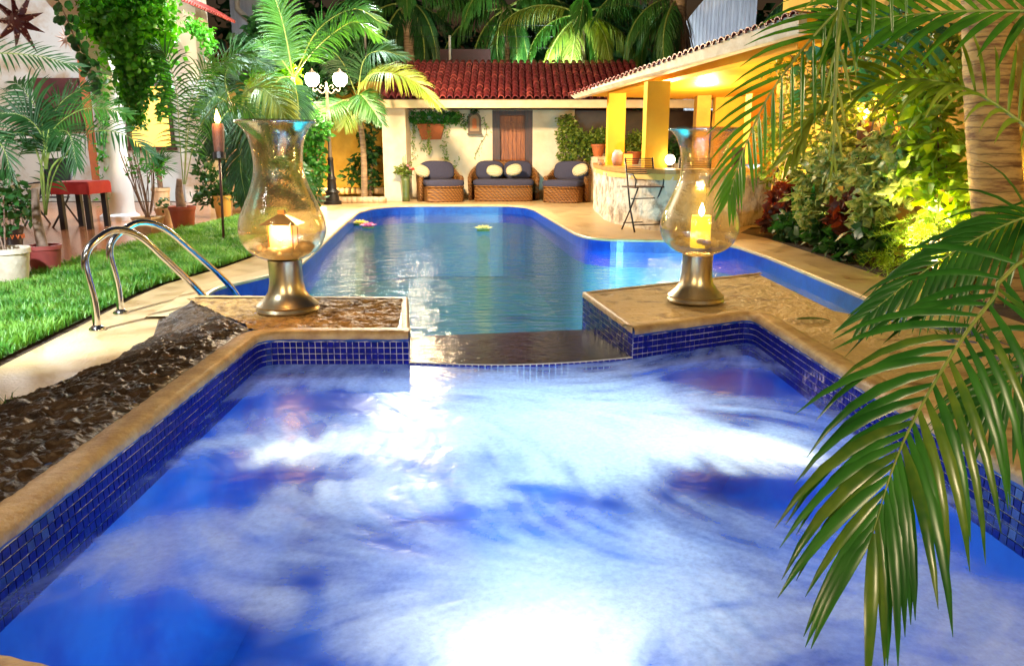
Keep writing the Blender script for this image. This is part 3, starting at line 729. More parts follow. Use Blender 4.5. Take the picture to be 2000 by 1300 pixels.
b = MB(); b.box(((xw0 + xr) / 2, HY + .36, (zw + zt) / 2), (xr - xw0 - .004, .05, zt - zw)); b.build('window_recess', mat('dark_window', (.07, .045, .05), .5, col2=(.13, .08, .07), ns=2), hs, world=True)
b = MB(); b.box(((xl + xr) / 2 - .2, 17.15, (ze0 + ze1) / 2), (xr - xl + .8, .14, ze1 - ze0)); b.box(((xl + xr) / 2 - .2, 17.38, ze0 + .03), (xr - xl + .8, .3, .04)); b.build('eave_beam', mat('cream_beam', (.68, .55, .36), .7, col2=(.55, .42, .26), ns=3, bump=.2), hs, world=True)
dr = MB().box(((xd0 + xd1) / 2, HY + .19, zt / 2), (xd1 - xd0 - .34, .05, zt - .24)).build('door', WOOD, hs, world=True)
dr.data.transform(Matrix.Identity(4))
b = MB()
for x, w_ in ((xd0 + .085, .17), (xd1 - .085, .17)): b.box((x, HY + .12, zt / 2), (w_, .20, zt))
b.box(((xd0 + xd1) / 2, HY + .12, zt - .06), (xd1 - xd0 - .34, .20, .12)); b.build('door_frame', WOODD, hs, world=True)
nb = 6; wv = (xd1 - xd0 - .34) / nb
for k in range(nb):
    MB().box((xd0 + .17 + wv * (k + .5), HY + .155, zt / 2 - .08), (wv - .014, .03, zt - .42)).build('door_board', WOOD, hs, world=True)
MB().box(((xd0 + xd1) / 2, HY + .15, zt - .19), (xd1 - xd0 - .36, .035, .13)).build('door_rail', WOOD, hs, world=True)
# barrel tiles
n_c, n_r = 37, 11; x0r = X_at(745, 200, 17.1); sp = .1545
y0, z0, y1, z1 = 17.02, ze1 + .005, 19.3, D(900, 120, 19.3).z - .03
b = MB(); b.add([(x0r - .1, y0 + .05, z0 - .01), (x0r + sp * n_c, y0 + .05, z0 - .01), (x0r + sp * n_c, y1, z1 - .01), (x0r - .1, y1, z1 - .01), (x0r - .1, y1 + .1, 1.8), (x0r + sp * n_c, y1 + .1, 1.8)], [(0, 1, 2, 3), (3, 2, 5, 4)])
b.build('roof', mat('roof_bed', (.09, .015, .015), .8), hs, world=True)
def barrel(L, r0, r1, n=7, th=.012):
    vs = []
    for yy, r in ((0, r0), (L, r1)):
        for rr in (r, r - th):
            for k in range(n + 1):
                a = pi * k / n; vs.append((-cos(a) * rr, yy, sin(a) * rr))
    m = n + 1; fs = []
    for k in range(n): fs += [(k, k + 1, 2 * m + k + 1, 2 * m + k), (m + k + 1, m + k, 3 * m + k, 3 * m + k + 1), (k + 1, k, m + k, m + k + 1)]
    return MB().add(vs, fs)
slope = atan2(z1 - z0, y1 - y0); Lr = math.hypot(z1 - z0, y1 - y0); stp = Lr / n_r
t1 = barrel(stp * 1.22, .069, .054).build('roof_tile', RTILE); t2 = barrel(stp * 1.22, .069, .054).build('roof_tile', RTILE2)
TMS = [t1.data, t2.data]; bpy.data.objects.remove(t1); bpy.data.objects.remove(t2)
cells = [(c, r) for c in range(n_c) for r in range(n_r)]
cells.sort(key=lambda q: (x0r + q[0] * sp > 1.9, q[1] * .3 + abs(q[0] - 16) * .1)); rest = MB()
for i, (c, r) in enumerate(cells):
    s = r * stp; loc = Vector((x0r + sp * (c + .5) + random.uniform(-.006, .006), y0 + s * cos(slope), z0 + s * sin(slope) + .012 + random.uniform(0, .008)))
    M = Matrix.Translation(loc) @ Matrix.Rotation(slope - .05 + random.uniform(-.015, .015), 4, 'X') @ Matrix.Rotation(random.uniform(-.025, .025), 4, 'Z')
    if i < 298:
        M.translation = loc - hs.location; link('roof_tile', TMS[random.random() < .25], hs, M)
    else:
        q = barrel(stp * 1.22, .069, .054); rest.add([M @ Vector(p) for p in q.v], q.f)
rest.build('roof_tile', RTILE, hs, world=True, kind='stuff')
# ================================================================= PAVILION AND BAR
pv = thing('bar_pavilion', 'yellow open pavilion with sloping tiled roof behind the stone bar', 'pavilion', (2.6, 12, 0))
def colm(px0, px1, Y, pyt, name='column'):
    x0, x1 = X_at(px0, 250, Y), X_at(px1, 250, Y); zt_ = D(1200, pyt, Y).z
    b = MB(); b.box(((x0 + x1) / 2, Y + (x1 - x0) / 2, zt_ / 2), (x1 - x0, x1 - x0, zt_)); return b.build(name, YELP, pv, world=True)
colm(1188, 1221, 14.0, 178); colm(1262, 1306, 12.0, 158)
F0, F1 = D(1113, 186, 14.4), D(1560, 25, 9.3); F0b, F1b = D(1122, 193, 14.4), D(1560, 66, 9.3)
def slab(tl, tr, bl, br, back, name, m, par):
    v = [tl, tr, br, bl] + [p + back for p in (tl, tr, br, bl)]
    return MB().add([Vector(p) for p in v], [(0, 3, 2, 1), (4, 5, 6, 7), (0, 1, 5, 4), (3, 7, 6, 2), (0, 4, 7, 3), (1, 2, 6, 5)]).build(name, m, par, world=True)
nrm = Vector(((F1 - F0).y, -(F1 - F0).x, 0)).normalized(); nrm = -nrm if nrm.y < 0 else nrm
slab(F0, F1, F0b, F1b, nrm * .12, 'fascia', FASC, pv)
slab(F0 + nrm * .12, F1 + nrm * .12, F0b + nrm * .12 + Vector((0, 0, .05)), F1b + nrm * .12 + Vector((0, 0, .05)), nrm * 3.6, 'roof_slab', YELP, pv)
# beam under the fascia
tl, tr = D(1186, 182, 14.05), D(1560, 66, 9.6); bl, br = D(1221, 183, 14.05), D(1560, 95, 9.6)
bl = Vector((tl.x, tl.y, D(1221, 183, 14.05).z))
slab(tl, tr, bl, Vector((tr.x, tr.y, br.z)), nrm * .25, 'beam', YELW, pv)
# edge tiles of the sloping roof, laid along the fascia
n = 44
em = barrel(.34, .06, .055).build('edge_tile', RTILE); eme = em.data; bpy.data.objects.remove(em)
for i in range(n):
    p = F0.lerp(F1, (i + .5) / n) + Vector((0, 0, -.022)) - nrm * .03
    ex = (F1 - F0).normalized(); M = Matrix((ex, nrm, ex.cross(nrm))).transposed().to_4x4(); M.translation = p - pv.location + Vector((0, 0, random.uniform(-.004, .008)))
    link('edge_tile', eme, pv, M)
# back wall of the bar and its window opening
wy = YELW
b = MB(); x0 = X_at(1395, 250, 15.2); b.box(((x0 + 6.5) / 2, 15.3, 1.35), (6.5 - x0, .2, 2.7)); b.build('back_wall', wy, pv, world=True)
b = MB(); b.box((X_at(1372, 250, 14.9), 15.0, 1.35), (.26, .26, 2.7)); b.build('column', YELD, pv, world=True)
b = MB(); b.box((X_at(1480, 300, 12.8), 12.9, 1.0), (.35, .35, 2.0)); b.build('column', YELW, pv, world=True)
# bar counter with rubble stone side
bar = thing('bar_counter', 'curved bar counter with pale rubble stone side and wooden top', 'bar', (2.3, 12, 0))
cl = [G(1163, 412), G(1190, 432), G(1240, 444), G(1310, 452), G(1400, 447), G(1500, 436)]
cl = [Vector((p.x, p.y, 0)) for p in cl]; cl = [Vector((cl[0].x + .1, cl[0].y + 1.2, 0))] + spline(cl, 24)
bz = .80
back = [p + Vector((.25, .6, 0)) for p in cl]
v = []; m_ = len(cl)
b = MB(); nv = 26; rws = []
nl = resample_n(cl, 150)
V = []; 
for i, p in enumerate(nl):
    t = (nl[min(i + 1, 149)] - nl[max(i - 1, 0)]).normalized(); nn = Vector((t.y, -t.x, 0))
    for j in range(nv): V.append((p.x, p.y, bz * j / (nv - 1), nn.x, nn.y, i * .035))
V = np.array(V); cell = fbm(V[:, 5] * 5, V[:, 2] * 4, 4); off = (np.abs(cell - .5) * 2) ** .5 * .05
off[(V[:, 2] > bz - .01)] = 0
V2 = V[:, :3].copy(); V2[:, 0] += V[:, 3] * off; V2[:, 1] += V[:, 4] * off
i, j = np.meshgrid(np.arange(149), np.arange(nv - 1), indexing='ij'); a = (i * nv + j).ravel()
mesh_np('stone_side', V2, np.stack([a, a + nv, a + nv + 1, a + 1], 1), mat('rubble_stone', (.62, .56, .50), .8, col2=(.24, .20, .17), ns=4.5, detail=9, bump=.9, bs=12, bdist=.04, contrast=(.46, .62)), bar, smooth=True, world=True)
poly = [(p.x, p.y) for p in cl] + [(p.x, p.y) for p in reversed([q + Vector((.35, .55, 0)) for q in cl])]
ov, _ = sweep([(p.x, p.y) for p in cl], [(.05, 0)], -1); polyt = [(p.x, p.y) for p in ov] + [(p.x + .3, p.y + .6) for p in reversed(cl)]
MB().prism(polyt, bz + .003, bz + .065).build('counter_top', WOODL, bar, world=True)
v_, _ = sweep([(p.x, p.y) for p in cl], [(.03, 0)], -1); MB().prism([(p.x, p.y) for p in v_] + [(p.x + .3, p.y + .55) for p in reversed(cl)], bz - .085, bz - .001).build('counter_edge', mat('yellow_band', (.70, .45, .12), .6), bar, world=True)
# things on the counter
def on_bar(px, dy=.35, py=335): q = D(px, 300, 13.0); return Vector((q.x, 13.0 + dy, bz + .066))
q = on_bar(1212); t = thing('stone_vase', 'pale lilac round vase standing on the bar by the yellow column', 'vase', q); MB().lathe([(.0, 0), (.07, 0), (.10, .1), (.09, .2), (.05, .26), (.04, .25), (.0, .24)], 20).build('vase_body', mat('lilac_clay', (.42, .33, .40), .5), t, smooth=True)
q = on_bar(1178, .3); t = thing('candle_glass', 'small glass with a pinkish candle at the left end of the bar', 'candle', q); MB().lathe([(0, 0), (.05, 0), (.055, .16)], 16).build('glass_cup', GLASS, t, smooth=True); MB().lathe([(0, .005), (.045, .005), (.045, .1), (0, .1)], 16).build('candle', mat('pink_wax', (.5, .28, .22), .5), t, smooth=True)
q = on_bar(1232, .3); t = thing('paper_lantern', 'small orange yellow lantern glowing on the bar between the columns', 'lantern', q); MB().box((0, 0, .1), (.13, .13, .19)).build('lantern_shade', emit('amber_paper', (.9, .5, .08), .6), t); MB().box((0, 0, .205), (.15, .15, .02)).build('lantern_lid', WOODD, t)
q = Vector((X_at(1446, 300, 11.8), 11.9, bz + .066)); t = thing('speaker_box', 'dark brown box standing on the bar behind the fronds', 'box', q); MB().box((0, 0, .15), (.16, .16, .30)).build('box_body', WOODD, t); MB().box((0, -.084, .15), (.11, .006, .22)).build('front_grille', DARKM, t)
q = Vector((X_at(1470, 330, 11.3), 11.3, bz + .066)); t = thing('serving_bowl', 'shallow blue bowl at the right end of the bar', 'bowl', q); MB().lathe([(0, 0), (.05, 0), (.13, .06), (.125, .065), (.05, .015), (0, .012)], 24).build('bowl_body', mat('blue_glaze', (.12, .18, .45), .2), t, smooth=True)
q = Vector((X_at(1290, 320, 12.6), 11.85, bz + .066)); t = thing('table_lamp', 'small round white globe lamp lit on the bar behind the folding chair', 'lamp', q); MB().blob((0, 0, .12), (.075, .075, .075)).build('lamp_globe', emit('warm_globe', (1, .86, .55), 9), t, smooth=True); MB().lathe([(0, 0), (.05, 0), (.02, .03), (.02, .05), (0, .05)], 16).build('lamp_base', DARKM, t, smooth=True)
# folding bar chairs
def fold_chair(label, loc, rz):
    t = thing('folding_chair', label, 'chair', loc, rz, 'tall folding chairs at the bar')
    w = .22; sh = .62; bh = 1.02
    b = MB()
    for s in (-1, 1): b.tube([(s * w, .20, 0), (s * w, .04, sh * .55), (s * w, -.15, bh)], .013, 8)
    for z, y in ((.1, .175), (sh - .16, .06)): b.tube([(-w, y, z), (w, y, z)], .009, 6)
    b.build('back_frame', DARKM, t, smooth=True)
    b = MB()
    for s in (-1, 1): b.tube([(s * (w - .03), -.24, 0), (s * (w - .03), 0, sh * .5), (s * (w - .03), .20, sh)], .012, 8)
    b.tube([(-w + .03, -.2, .1), (w - .03, -.2, .1)], .009, 6)
    b.build('front_leg_frame', DARKM, t, smooth=True)
    b = MB()
    for s in (-1, 1): b.bar((s * w, -.2, sh), (s * w, .2, sh), .03, .02)
    for k in range(8): b.bar((-w, -.18 + k * .052, sh + .003), (w, -.18 + k * .052, sh + .003), .04, .012)
    b.build('seat', mat('plum_wood', (.05, .02, .03), .4), t)
    for k in range(9):
        z = .80 + k * .026; y = .04 - (z - sh * .55) / (bh - sh * .55) * .19 - .014
        MB().bar((-w, y, z), (w, y, z), .019, .012).build('back_slat', MATS['plum_wood'], t)
    b = MB()
    for s in (-1, 1): b.tube([(s * w, -.06, sh + .18), (s * w, .1, sh + .17), (s * w, .19, sh + .1), (s * w, .17, sh)], .011, 6)
    b.build('armrest', DARKM, t, smooth=True)
    return t
c1 = G(1252, 448); fold_chair('dark folding bar chair left of the candle hurricane lamp', (c1.x - .02, c1.y - .15, 0), radians(200))
c2 = G(1350, 447); fold_chair('dark folding bar chair seen through the candle hurricane glass', (c2.x, c2.y + .0, 0), radians(165))

# ================================================================= WICKER SUITE
def shell(t, w, d, hb, ha, th=.085, rw=.5):
    n = 44; vs = []; prof = 8
    for i in range(n + 1):
        u = i / n; a = radians(-8 + 196 * u); e = .75
        x = w / 2 * math.copysign(abs(cos(a)) ** e, cos(a)); y = (d * .62) * math.copysign(abs(sin(a)) ** e, sin(a)) - (0 if sin(a) > 0 else (abs(sin(a))) * d)
        if sin(a) < 0: y = -abs(sin(a)) * d * 1.8
        hh = ha + (hb - ha) * max(0, sin(a)) ** 1.1
        nx_, ny_ = cos(a), sin(a); L = math.hypot(nx_, ny_)
        for k in range(prof):
            q = 2 * pi * k / prof
            pr = [(0, 0), (0, hh * .55), (.01, hh - .06), (-.01, hh - .01), (-th / 2, hh), (-th + .01, hh - .01), (-th, hh - .06), (-th, 0)][k]
            vs.append((x + nx_ * pr[0], y + ny_ * pr[0] + .12 * (pr[1] / max(hh, .1)) * max(0, sin(a)), pr[1]))
    fs = [(i * prof + k, (i + 1) * prof + k, (i + 1) * prof + (k + 1) % prof, i * prof + (k + 1) % prof) for i in range(n) for k in range(prof)]
    fs += [tuple(range(prof)), tuple(range(n * prof, (n + 1) * prof))[::-1]]
    return MB().add(vs, fs).build('wicker_shell', WICK, t, smooth=True)
def base_mesh(w, d, z0, z1, r=.5, bow=.12, y0=-.5, n=20):
    """front bowed base from x -w/2..w/2"""
    poly = [(-w / 2, .2)] + [(-w / 2 + w * i / n, y0 - bow * sin(pi * i / n) ** .6) for i in range(n + 1)] + [(w / 2, .2)]
    return poly
def cushion(t, poly, z0, z1, m, name):
    n = len(poly); cx_ = sum(p[0] for p in poly) / n; cy__ = sum(p[1] for p in poly) / n; b = MB(); rings = []
    for z, s in ((z0, .93), (z0 + .015, .98), ((z0 + z1) / 2, 1.0), (z1 - .02, .985), (z1, .93), (z1 + .012, .6), (z1 + .016, .1)):
        rings.append([(cx_ + (p[0] - cx_) * s, cy__ + (p[1] - cy__) * s, z) for p in poly])
    vs = [p for r in rings for p in r]; fs = [(i * n + k, i * n + (k + 1) % n, (i + 1) * n + (k + 1) % n, (i + 1) * n + k) for i in range(6) for k in range(n)]
    fs += [tuple(range(6 * n, 7 * n))]
    return b.add(vs, fs).build(name, m, t, smooth=True)
def wicker_seat(name, label, cat, loc, rz, w, group=None, backs=2, only=True):
    t = thing(name, label, cat, loc, rz, group)
    shell(t, w, .62, .88, .56)
    bp = base_mesh(w * .80, .5, 0, .34, y0=-.42); MB().prism(bp, 0.0, .335).build('base', WICK, t)
    rp = MB(); rp.tube([(p[0], p[1] - .004, .33) for p in bp[1:-1]], .022, 8); rp.tube([(p[0], p[1] - .004, .03) for p in bp[1:-1]], .018, 8); rp.build('rolled_edge', WICK, t, smooth=True)
    cp = base_mesh(w * .84, .5, 0, 0, y0=-.44); cp = [(p[0], min(p[1], .22)) for p in cp]
    cushion(t, cp, .35, .47, FABN, 'seat_cushion')
    for k in range(backs):
        cw = w * .80 / backs; x = -w * .40 + cw * (k + .5)
        M = Matrix.Rotation(radians(-14), 3, 'X'); MB().blob((x, .22, .66), (cw * .5, .085, .22), 22, 12, e=.62, M=M).build('back_cushion', FABN, t, smooth=True)
    return t
p = G(985, 393); wicker_seat('wicker_loveseat', 'wicker loveseat with navy cushions in front of the wooden door', 'sofa', (p.x - .02, p.y + .45, 0), 0, 1.62, backs=2)
p = G(858, 395); wicker_seat('wicker_armchair', 'wicker armchair angled beside the flower vase at the left of the loveseat', 'armchair', (p.x - .02, p.y + .45, 0), radians(22), 1.02, 'wicker armchairs beside the loveseat', 1)
p = G(1108, 396); wicker_seat('wicker_armchair', 'wicker armchair angled next to the stone bar, right of the loveseat', 'armchair', (p.x + .03, p.y + .42, 0), radians(-24), 1.02, 'wicker armchairs beside the loveseat', 1)
def pillow(label, px, py, Y, rz, tilt):
    c = D(px, py, Y); t = tag(MB().blob((0, 0, 0), (.185, .085, .135), 24, 14, e=.92).build('striped_pillow', STRP, None, smooth=True), label, 'pillow', 'striped pillows on the wicker seats')
    t.location = c; t.rotation_euler = (radians(-22), radians(tilt), radians(rz))
pillow('oval striped pillow on the left half of the wicker loveseat', 966, 334, 17.68, 0, 6)
pillow('oval striped pillow on the right half of the wicker loveseat', 1004, 332, 17.68, 0, -14)
pillow('striped pillow on the armchair next to the stone bar', 1133, 332, 17.15, -24, -20)
pillow('striped pillow on the armchair next to the flower vase', 824, 334, 17.3, 24, 20)

# ================================================================= HOUSE FRONT PLANTS
def on_wall(px, py, off=0.0): return D(px, py, HY - off)
t = thing('wall_planter', 'orange clay wall planter with trailing ivy on the cream house', 'planter', on_wall(843, 258))
b = MB(); w0, w1 = .31, .22
b.add([(-w0, -.24, .16), (w0, -.24, .16), (w0, 0, .16), (-w0, 0, .16), (-w1, -.12, -.17), (w1, -.12, -.17), (w1, 0, -.17), (-w1, 0, -.17)], [(0, 4, 5, 1), (1, 5, 6, 2), (0, 3, 7, 4), (4, 7, 6, 5), (2, 6, 7, 3)])
b.tube([(-w0, -.25, .16), (w0, -.25, .16)], .018, 8); b.build('pot', TERRA, t)
cs = [on_wall(px, 230, .2) for px in (815, 840, 865, 888)]
V, F = leaves(900, clump([tuple(c) for c in cs], [.19, .20, .19, .15]), .075, seed=11); mesh_np('foliage', V, F, L_IVY, t, world=True)
lines = [[on_wall(812, 235, .25), on_wall(806, 270, .12), on_wall(815, 312, .05)], [on_wall(822, 235, .25), on_wall(826, 290, .06), on_wall(840, 262, .05)], [on_wall(880, 235, .2), on_wall(872, 275, .06), on_wall(872, 318, .04)], [on_wall(838, 250, .3), on_wall(838, 300, .2)],
         [on_wall(868, 240, .2), on_wall(866, 300, .04), on_wall(890, 345, .04)], [on_wall(895, 225, .15), on_wall(905, 245, .05), on_wall(912, 240, .03)]]
V, F = leaves(520, strands(lines, .03), .055, seed=12, up=.8); mesh_np('trailing_vine', V, F, leafmat('pale_vine', (.10, .24, .04), (.3, .42, .1), ns=14), t, world=True)
t = thing('wall_vine', 'thin vine climbing the cream wall between shrine and loveseat', 'vine', on_wall(940, 300))
V, F = leaves(110, strands([[on_wall(945, 228, .03), on_wall(950, 260, .03), on_wall(938, 282, .03), on_wall(928, 305, .03)], [on_wall(900, 355, .03), on_wall(885, 330, .03), on_wall(900, 300, .03)]], .03), .055, seed=13); mesh_np('foliage', V, F, MATS['pale_vine'], t, world=True)
b = MB(); b.tube(spline([on_wall(945, 228, .01), on_wall(950, 260, .01), on_wall(938, 282, .01), on_wall(928, 305, .01)], 10), .006, 5); b.build('stem', BARK, t, world=True)
t = thing('wall_shrine', 'small arched niche ornament hung on the cream wall beside the planter', 'wall ornament', on_wall(927, 240))
arch = lambda w, h, n=12: [(-w, -h)] + [(-w * cos(pi * i / n), h * .35 + w * 1.05 * sin(pi * i / n)) for i in range(n + 1)] + [(w, -h)]
def flat(poly, y0, y1, m, name):
    b = MB(); b.prism(poly, 0, 1); b.v = [(v[0], y0 + (y1 - y0) * v[2], v[1]) for v in b.v]; return b.build(name, m, t)
flat(arch(.15, .24), -.08, -.002, mat('grey_iron', (.10, .07, .05), .6), 'frame'); flat(arch(.105, .19), -.1, -.081, mat('shrine_back', (.30, .2, .12), .7), 'niche'); flat(arch(.05, .13), -.125, -.101, TERRA, 'figure')
MB().box((0, -.1, -.25), (.34, .16, .025)).build('shelf', MATS['grey_iron'], t)
V, F = leaves(160, clump([tuple(on_wall(908, 232, .1)), tuple(on_wall(927, 215, .1))], [.14, .09]), .05, seed=14); mesh_np('foliage', V, F, L_DARK, t, world=True)
# green flower vase
p = G(792, 394); t = thing('tall_vase', 'tall green vase of mixed flowers left of the wicker armchair', 'vase', (p.x, p.y + .1, 0))
MB().lathe([(0, 0), (.085, 0), (.075, .1), (.095, .45), (.10, .54), (.085, .53), (.0, .45)], 18).build('vase_body', mat('green_glaze', (.06, .10, .03), .35, col2=(.13, .16, .05), ns=8), t, smooth=True)
c = Vector((p.x, p.y + .1, .68)); V, F = leaves(260, clump([tuple(c), (c.x + .08, c.y, c.z + .02), (c.x - .15, c.y, c.z)], [.17, .13, .1]), .07, seed=15); mesh_np('foliage', V, F, L_OLIVE, t, world=True)
for k in range(9):
    q = Vector((.02 + random.uniform(-.12, .26), random.uniform(-.15, 0), .66 + random.uniform(-.04, .14))); m = mat('flower_' + 'pink red cream'.split()[k % 3], [(.62, .2, .28), (.6, .05, .04), (.7, .55, .35)][k % 3], .6)
    MB().blob(q, (.035, .035, .028), 8, 5, nz=.3).build('flower', m, t)
b = MB(); [b.tube([(0, 0, .5), (x, -.02, 1.0 + x)], .005, 4) for x in (-.05, -.02, .02)]; b.build('stem', MATS['pale_vine'], t)
# hedge plants in the window recess
for k, (lab, pts, rad, nL, msh) in enumerate([
    ('tall leafy bush at the left end of the dark window recess', [(1108, 240), (1105, 268), (1108, 300), (1122, 262)], [.22, .24, .24, .18], 1500, L_OLIVE),
    ('leafy bush under the dark window left of the yellow column', [(1140, 278), (1162, 272), (1178, 268), (1150, 298)], [.26, .24, .2, .22], 1500, L_OLIVE),
    ('leafy bush seen between the two yellow columns', [(1235, 275), (1252, 272), (1240, 296)], [.24, .22, .2], 1000, L_OLIVE),
    ('dark leafy bush right of the second yellow column', [(1315, 285), (1330, 300)], [.24, .22], 600, L_DARK)]):
    cs = [tuple(D(a, b_, 17.9)) for a, b_ in pts]; V, F = leaves(nL, clump(cs, [r_ * .95 for r_ in rad]), .085, seed=20 + k)
    bse = Vector((cs[0][0], 17.9, 0)); plant('window_bush', lab, 'bush', bse, [('foliage', V, F, msh)], [([bse + Vector((dx_, 0, 0)), Vector(cs[0])], .02) for dx_ in (-.08, .08)])
for lab, px, py, Y in (('small terracotta pot among the bushes behind the armchair', 1168, 292, 17.7), ('terracotta pot behind the lantern between yellow columns', 1238, 306, 17.7)):
    t = thing('clay_pot', lab, 'pot', D(px, py + 14, Y)); MB().lathe([(0, 0), (.10, 0), (.15, .22), (.165, .22), (.165, .27), (.14, .27), (.13, .2), (0, .2)], 18).build('pot_body', TERRA, t, smooth='auto'); MB().lathe([(0, .235), (.14, .235)], 14).build('soil', SOIL, t)
    t.location.z = max(t.location.z, .3); MB().box((0, 0, -t.location.z / 2), (.3, .3, t.location.z - .004)).build('plinth', WWALL, t)

# ================================================================= LAMPS AND TORCHES
def lantern_head(t, c, s=1.0):
    g = MB(); g.lathe([(.055 * s, 0), (.095 * s, .10 * s), (.095 * s, .17 * s), (.05 * s, .21 * s)], 8, c=c); return g.build('lamp_glass', emit('lit_lamp_glass', (1, .93, .78), 26) if 'x' not in MATS else MATS['x'], t, world=False)
lp0 = G(650, 399); sl = thing('street_lamp', 'cast iron lamp post with two bright lanterns at the pool corner', 'street lamp', (lp0.x, lp0.y, 0))
LE = emit('lit_lamp_glass', (1, .88, .66), 12)
ztop = D(645, 178, lp0.y).z
b = MB(); b.lathe([(.19, 0), (.19, .06), (.15, .08), (.13, .22), (.16, .26), (.10, .32), (.09, .50), (.11, .53), (.07, .58), (.055, .9), (.07, .93), (.05, .97)], 14); b.build('base', DARKM, sl, smooth='auto')
MB().lathe([(.042, .97), (.032, 1.7), (.045, 1.72), (.03, 1.76), (.028, ztop), (.05, ztop + .03), (.02, ztop + .1), (.028, ztop + .13), (0, ztop + .2)], 12).build('post', mat('pale_iron', (.13, .10, .07), .45), sl, smooth='auto')
for s in (-1, 1):
    b = MB(); b.tube(spline([(0, 0, ztop + .02), (s * .10, 0, ztop - .05), (s * .18, 0, ztop + .03), (s * .25, 0, ztop - .01), (s * .285, 0, ztop + .08)], 18), .014, 8)
    b.tube(spline([(s * .05, 0, ztop + .08), (s * .11, 0, ztop + .12), (s * .14, 0, ztop + .07), (s * .10, 0, ztop + .05)], 12), .009, 6)
    b.build('scroll_arm', MATS['pale_iron'], sl, smooth=True)
    g = MB(); g.lathe([(.07, ztop + .09), (.135, ztop + .16), (.15, ztop + .28), (.11, ztop + .34)], 8, c=(s * .285, 0, 0)); ln_ = g.build('lamp_glass', LE, sl)
    g = MB(); g.lathe([(.115, ztop + .335), (.03, ztop + .40), (.012, ztop + .43), (0, ztop + .45)], 8, c=(s * .285, 0, 0)); g.lathe([(0, ztop + .07), (.05, ztop + .08), (.05, ztop + .10)], 8, c=(s * .285, 0, 0)); g.build('lamp_cap', MATS['pale_iron'], sl)
    lamp('street_lamp_bulb', 'POINT', (lp0.x + s * .285, lp0.y - .16, ztop + .22), 120, (1, .82, .54), .09)
def torch(label, px, pyf, Yb, zbase, lean, power, hd=.40):
    p = D(px, pyf, Yb); t = thing('tiki_torch', label, 'torch', (p.x + lean[0], p.y + lean[1], zbase), 0, 'bamboo torches around the garden')
    T = Vector((-lean[0], -lean[1], p.z - zbase)); dirn = T.normalized(); hd0 = T - dirn * (hd + .03)
    MB().tube([(0, 0, 0), hd0 * .5, hd0], .016, 8).build('pole', WOODD, t, smooth=True)
    b = MB()
    for i in range(7): r_ = [.03, .055, .062, .066, .068, .07, .066][i]
    zz = [0, .03, .1, .2, .3, hd - .04, hd]; rr = [.03, .055, .060, .066, .07, .072, .066]
    vs = [hd0 + dirn * z for z in zz]; b.tube(vs, rr, 12)
    b.build('bamboo_head', mat('bamboo', (.09, .03, .02), .6, col2=(.18, .07, .04), ns=20, stretch=(4, 4, 1), bump=.6, bs=30), t, smooth='auto')
    MB().tube([hd0 - dirn * .02, hd0 + dirn * .06], .075, 12).build('collar', DARKM, t)
    fb = T; b = MB(); b.lathe([(.012, 0), (.030, .03), (.034, .06), (.022, .10), (.008, .14), (0, .17)], 10, c=(fb.x, fb.y, fb.z - .02)); b.build('flame', emit('torch_flame', (1, .48, .08), 30) if 'tf' not in MATS else MATS['tf'], t, smooth=True)
    lamp('torch_light', 'POINT', (p.x, p.y - .10, p.z + .16), power, (1, .50, .14), .07)
torch('lit torch on a tall pole standing in the lawn by the patio', 425, 238, 9.6, 0, (.06, -.3), 22)
torch('lit torch standing among the shrubs by the yellow garden wall', 1691, 230, 8.7, .02, (-.05, 0), 22)

# hurricane lamps
RIMG = GLASS.copy(); RIMG.name = 'thick_rim_glass'
for n_ in RIMG.node_tree.nodes:
    if n_.type == 'MAP_RANGE': n_.inputs[3].default_value = .38
def hurricane(label, loc, s, content):
    t = thing('hurricane_lamp', label, 'hurricane lamp', loc, 0, 'large hurricane lamps on the spa corners')
    k = s
    MB().lathe([(0, 0), (.200 * k, 0), (.205 * k, .012 * k), (.195 * k, .03 * k), (.200 * k, .042 * k), (.18 * k, .06 * k), (.145 * k, .09 * k), (.12 * k, .13 * k), (.108 * k, .19 * k), (.106 * k, .27 * k), (.108 * k, .325 * k), (.11 * k, .335 * k), (0, .336 * k)], 56).build('pewter_base', PEWTER, t, smooth='auto')
    pr = [(.03, .339), (.12, .345), (.19, .375), (.245, .43), (.272, .50), (.274, .55), (.26, .62), (.225, .70), (.19, .78), (.163, .86), (.152, .93), (.155, 1.0), (.168, 1.08), (.19, 1.14), (.225, 1.185), (.242, 1.2)]
    fine = [(p.x, p.y) for p in spline([(a, b_, 0) for a, b_ in pr], 60)]
    o = MB(); o.lathe([(r * k, z * k) for r, z in fine], 64, wob=.006); g = o.build('glass_shade', GLASS, t, smooth=True)
    o = MB(); o.lathe([((r - .006) * k, z * k) for r, z in fine[::-1]], 64); g2 = o.build('glass_lining', GLASS, t, smooth=True)
    rim = MB(); rim.lathe([((.24 + .011 * cos(q)) * k, (1.20 + .011 * sin(q)) * k) for q in np.linspace(0, 2 * pi, 11)], 64); rim.build('glass_rim', RIMG, t, smooth=True)
    return t
pA, pB = G(563, 603, RZ + .02), G(1358, 587, RZ + .01)
hA = hurricane('hurricane lamp holding a small house lantern, on the left corner', (pA.x, pA.y, RZ + .012), .99, 0)
hB = hurricane('hurricane lamp holding a thick lit candle, on the right corner', (pB.x, pB.y, RZ + .012), .96, 0)
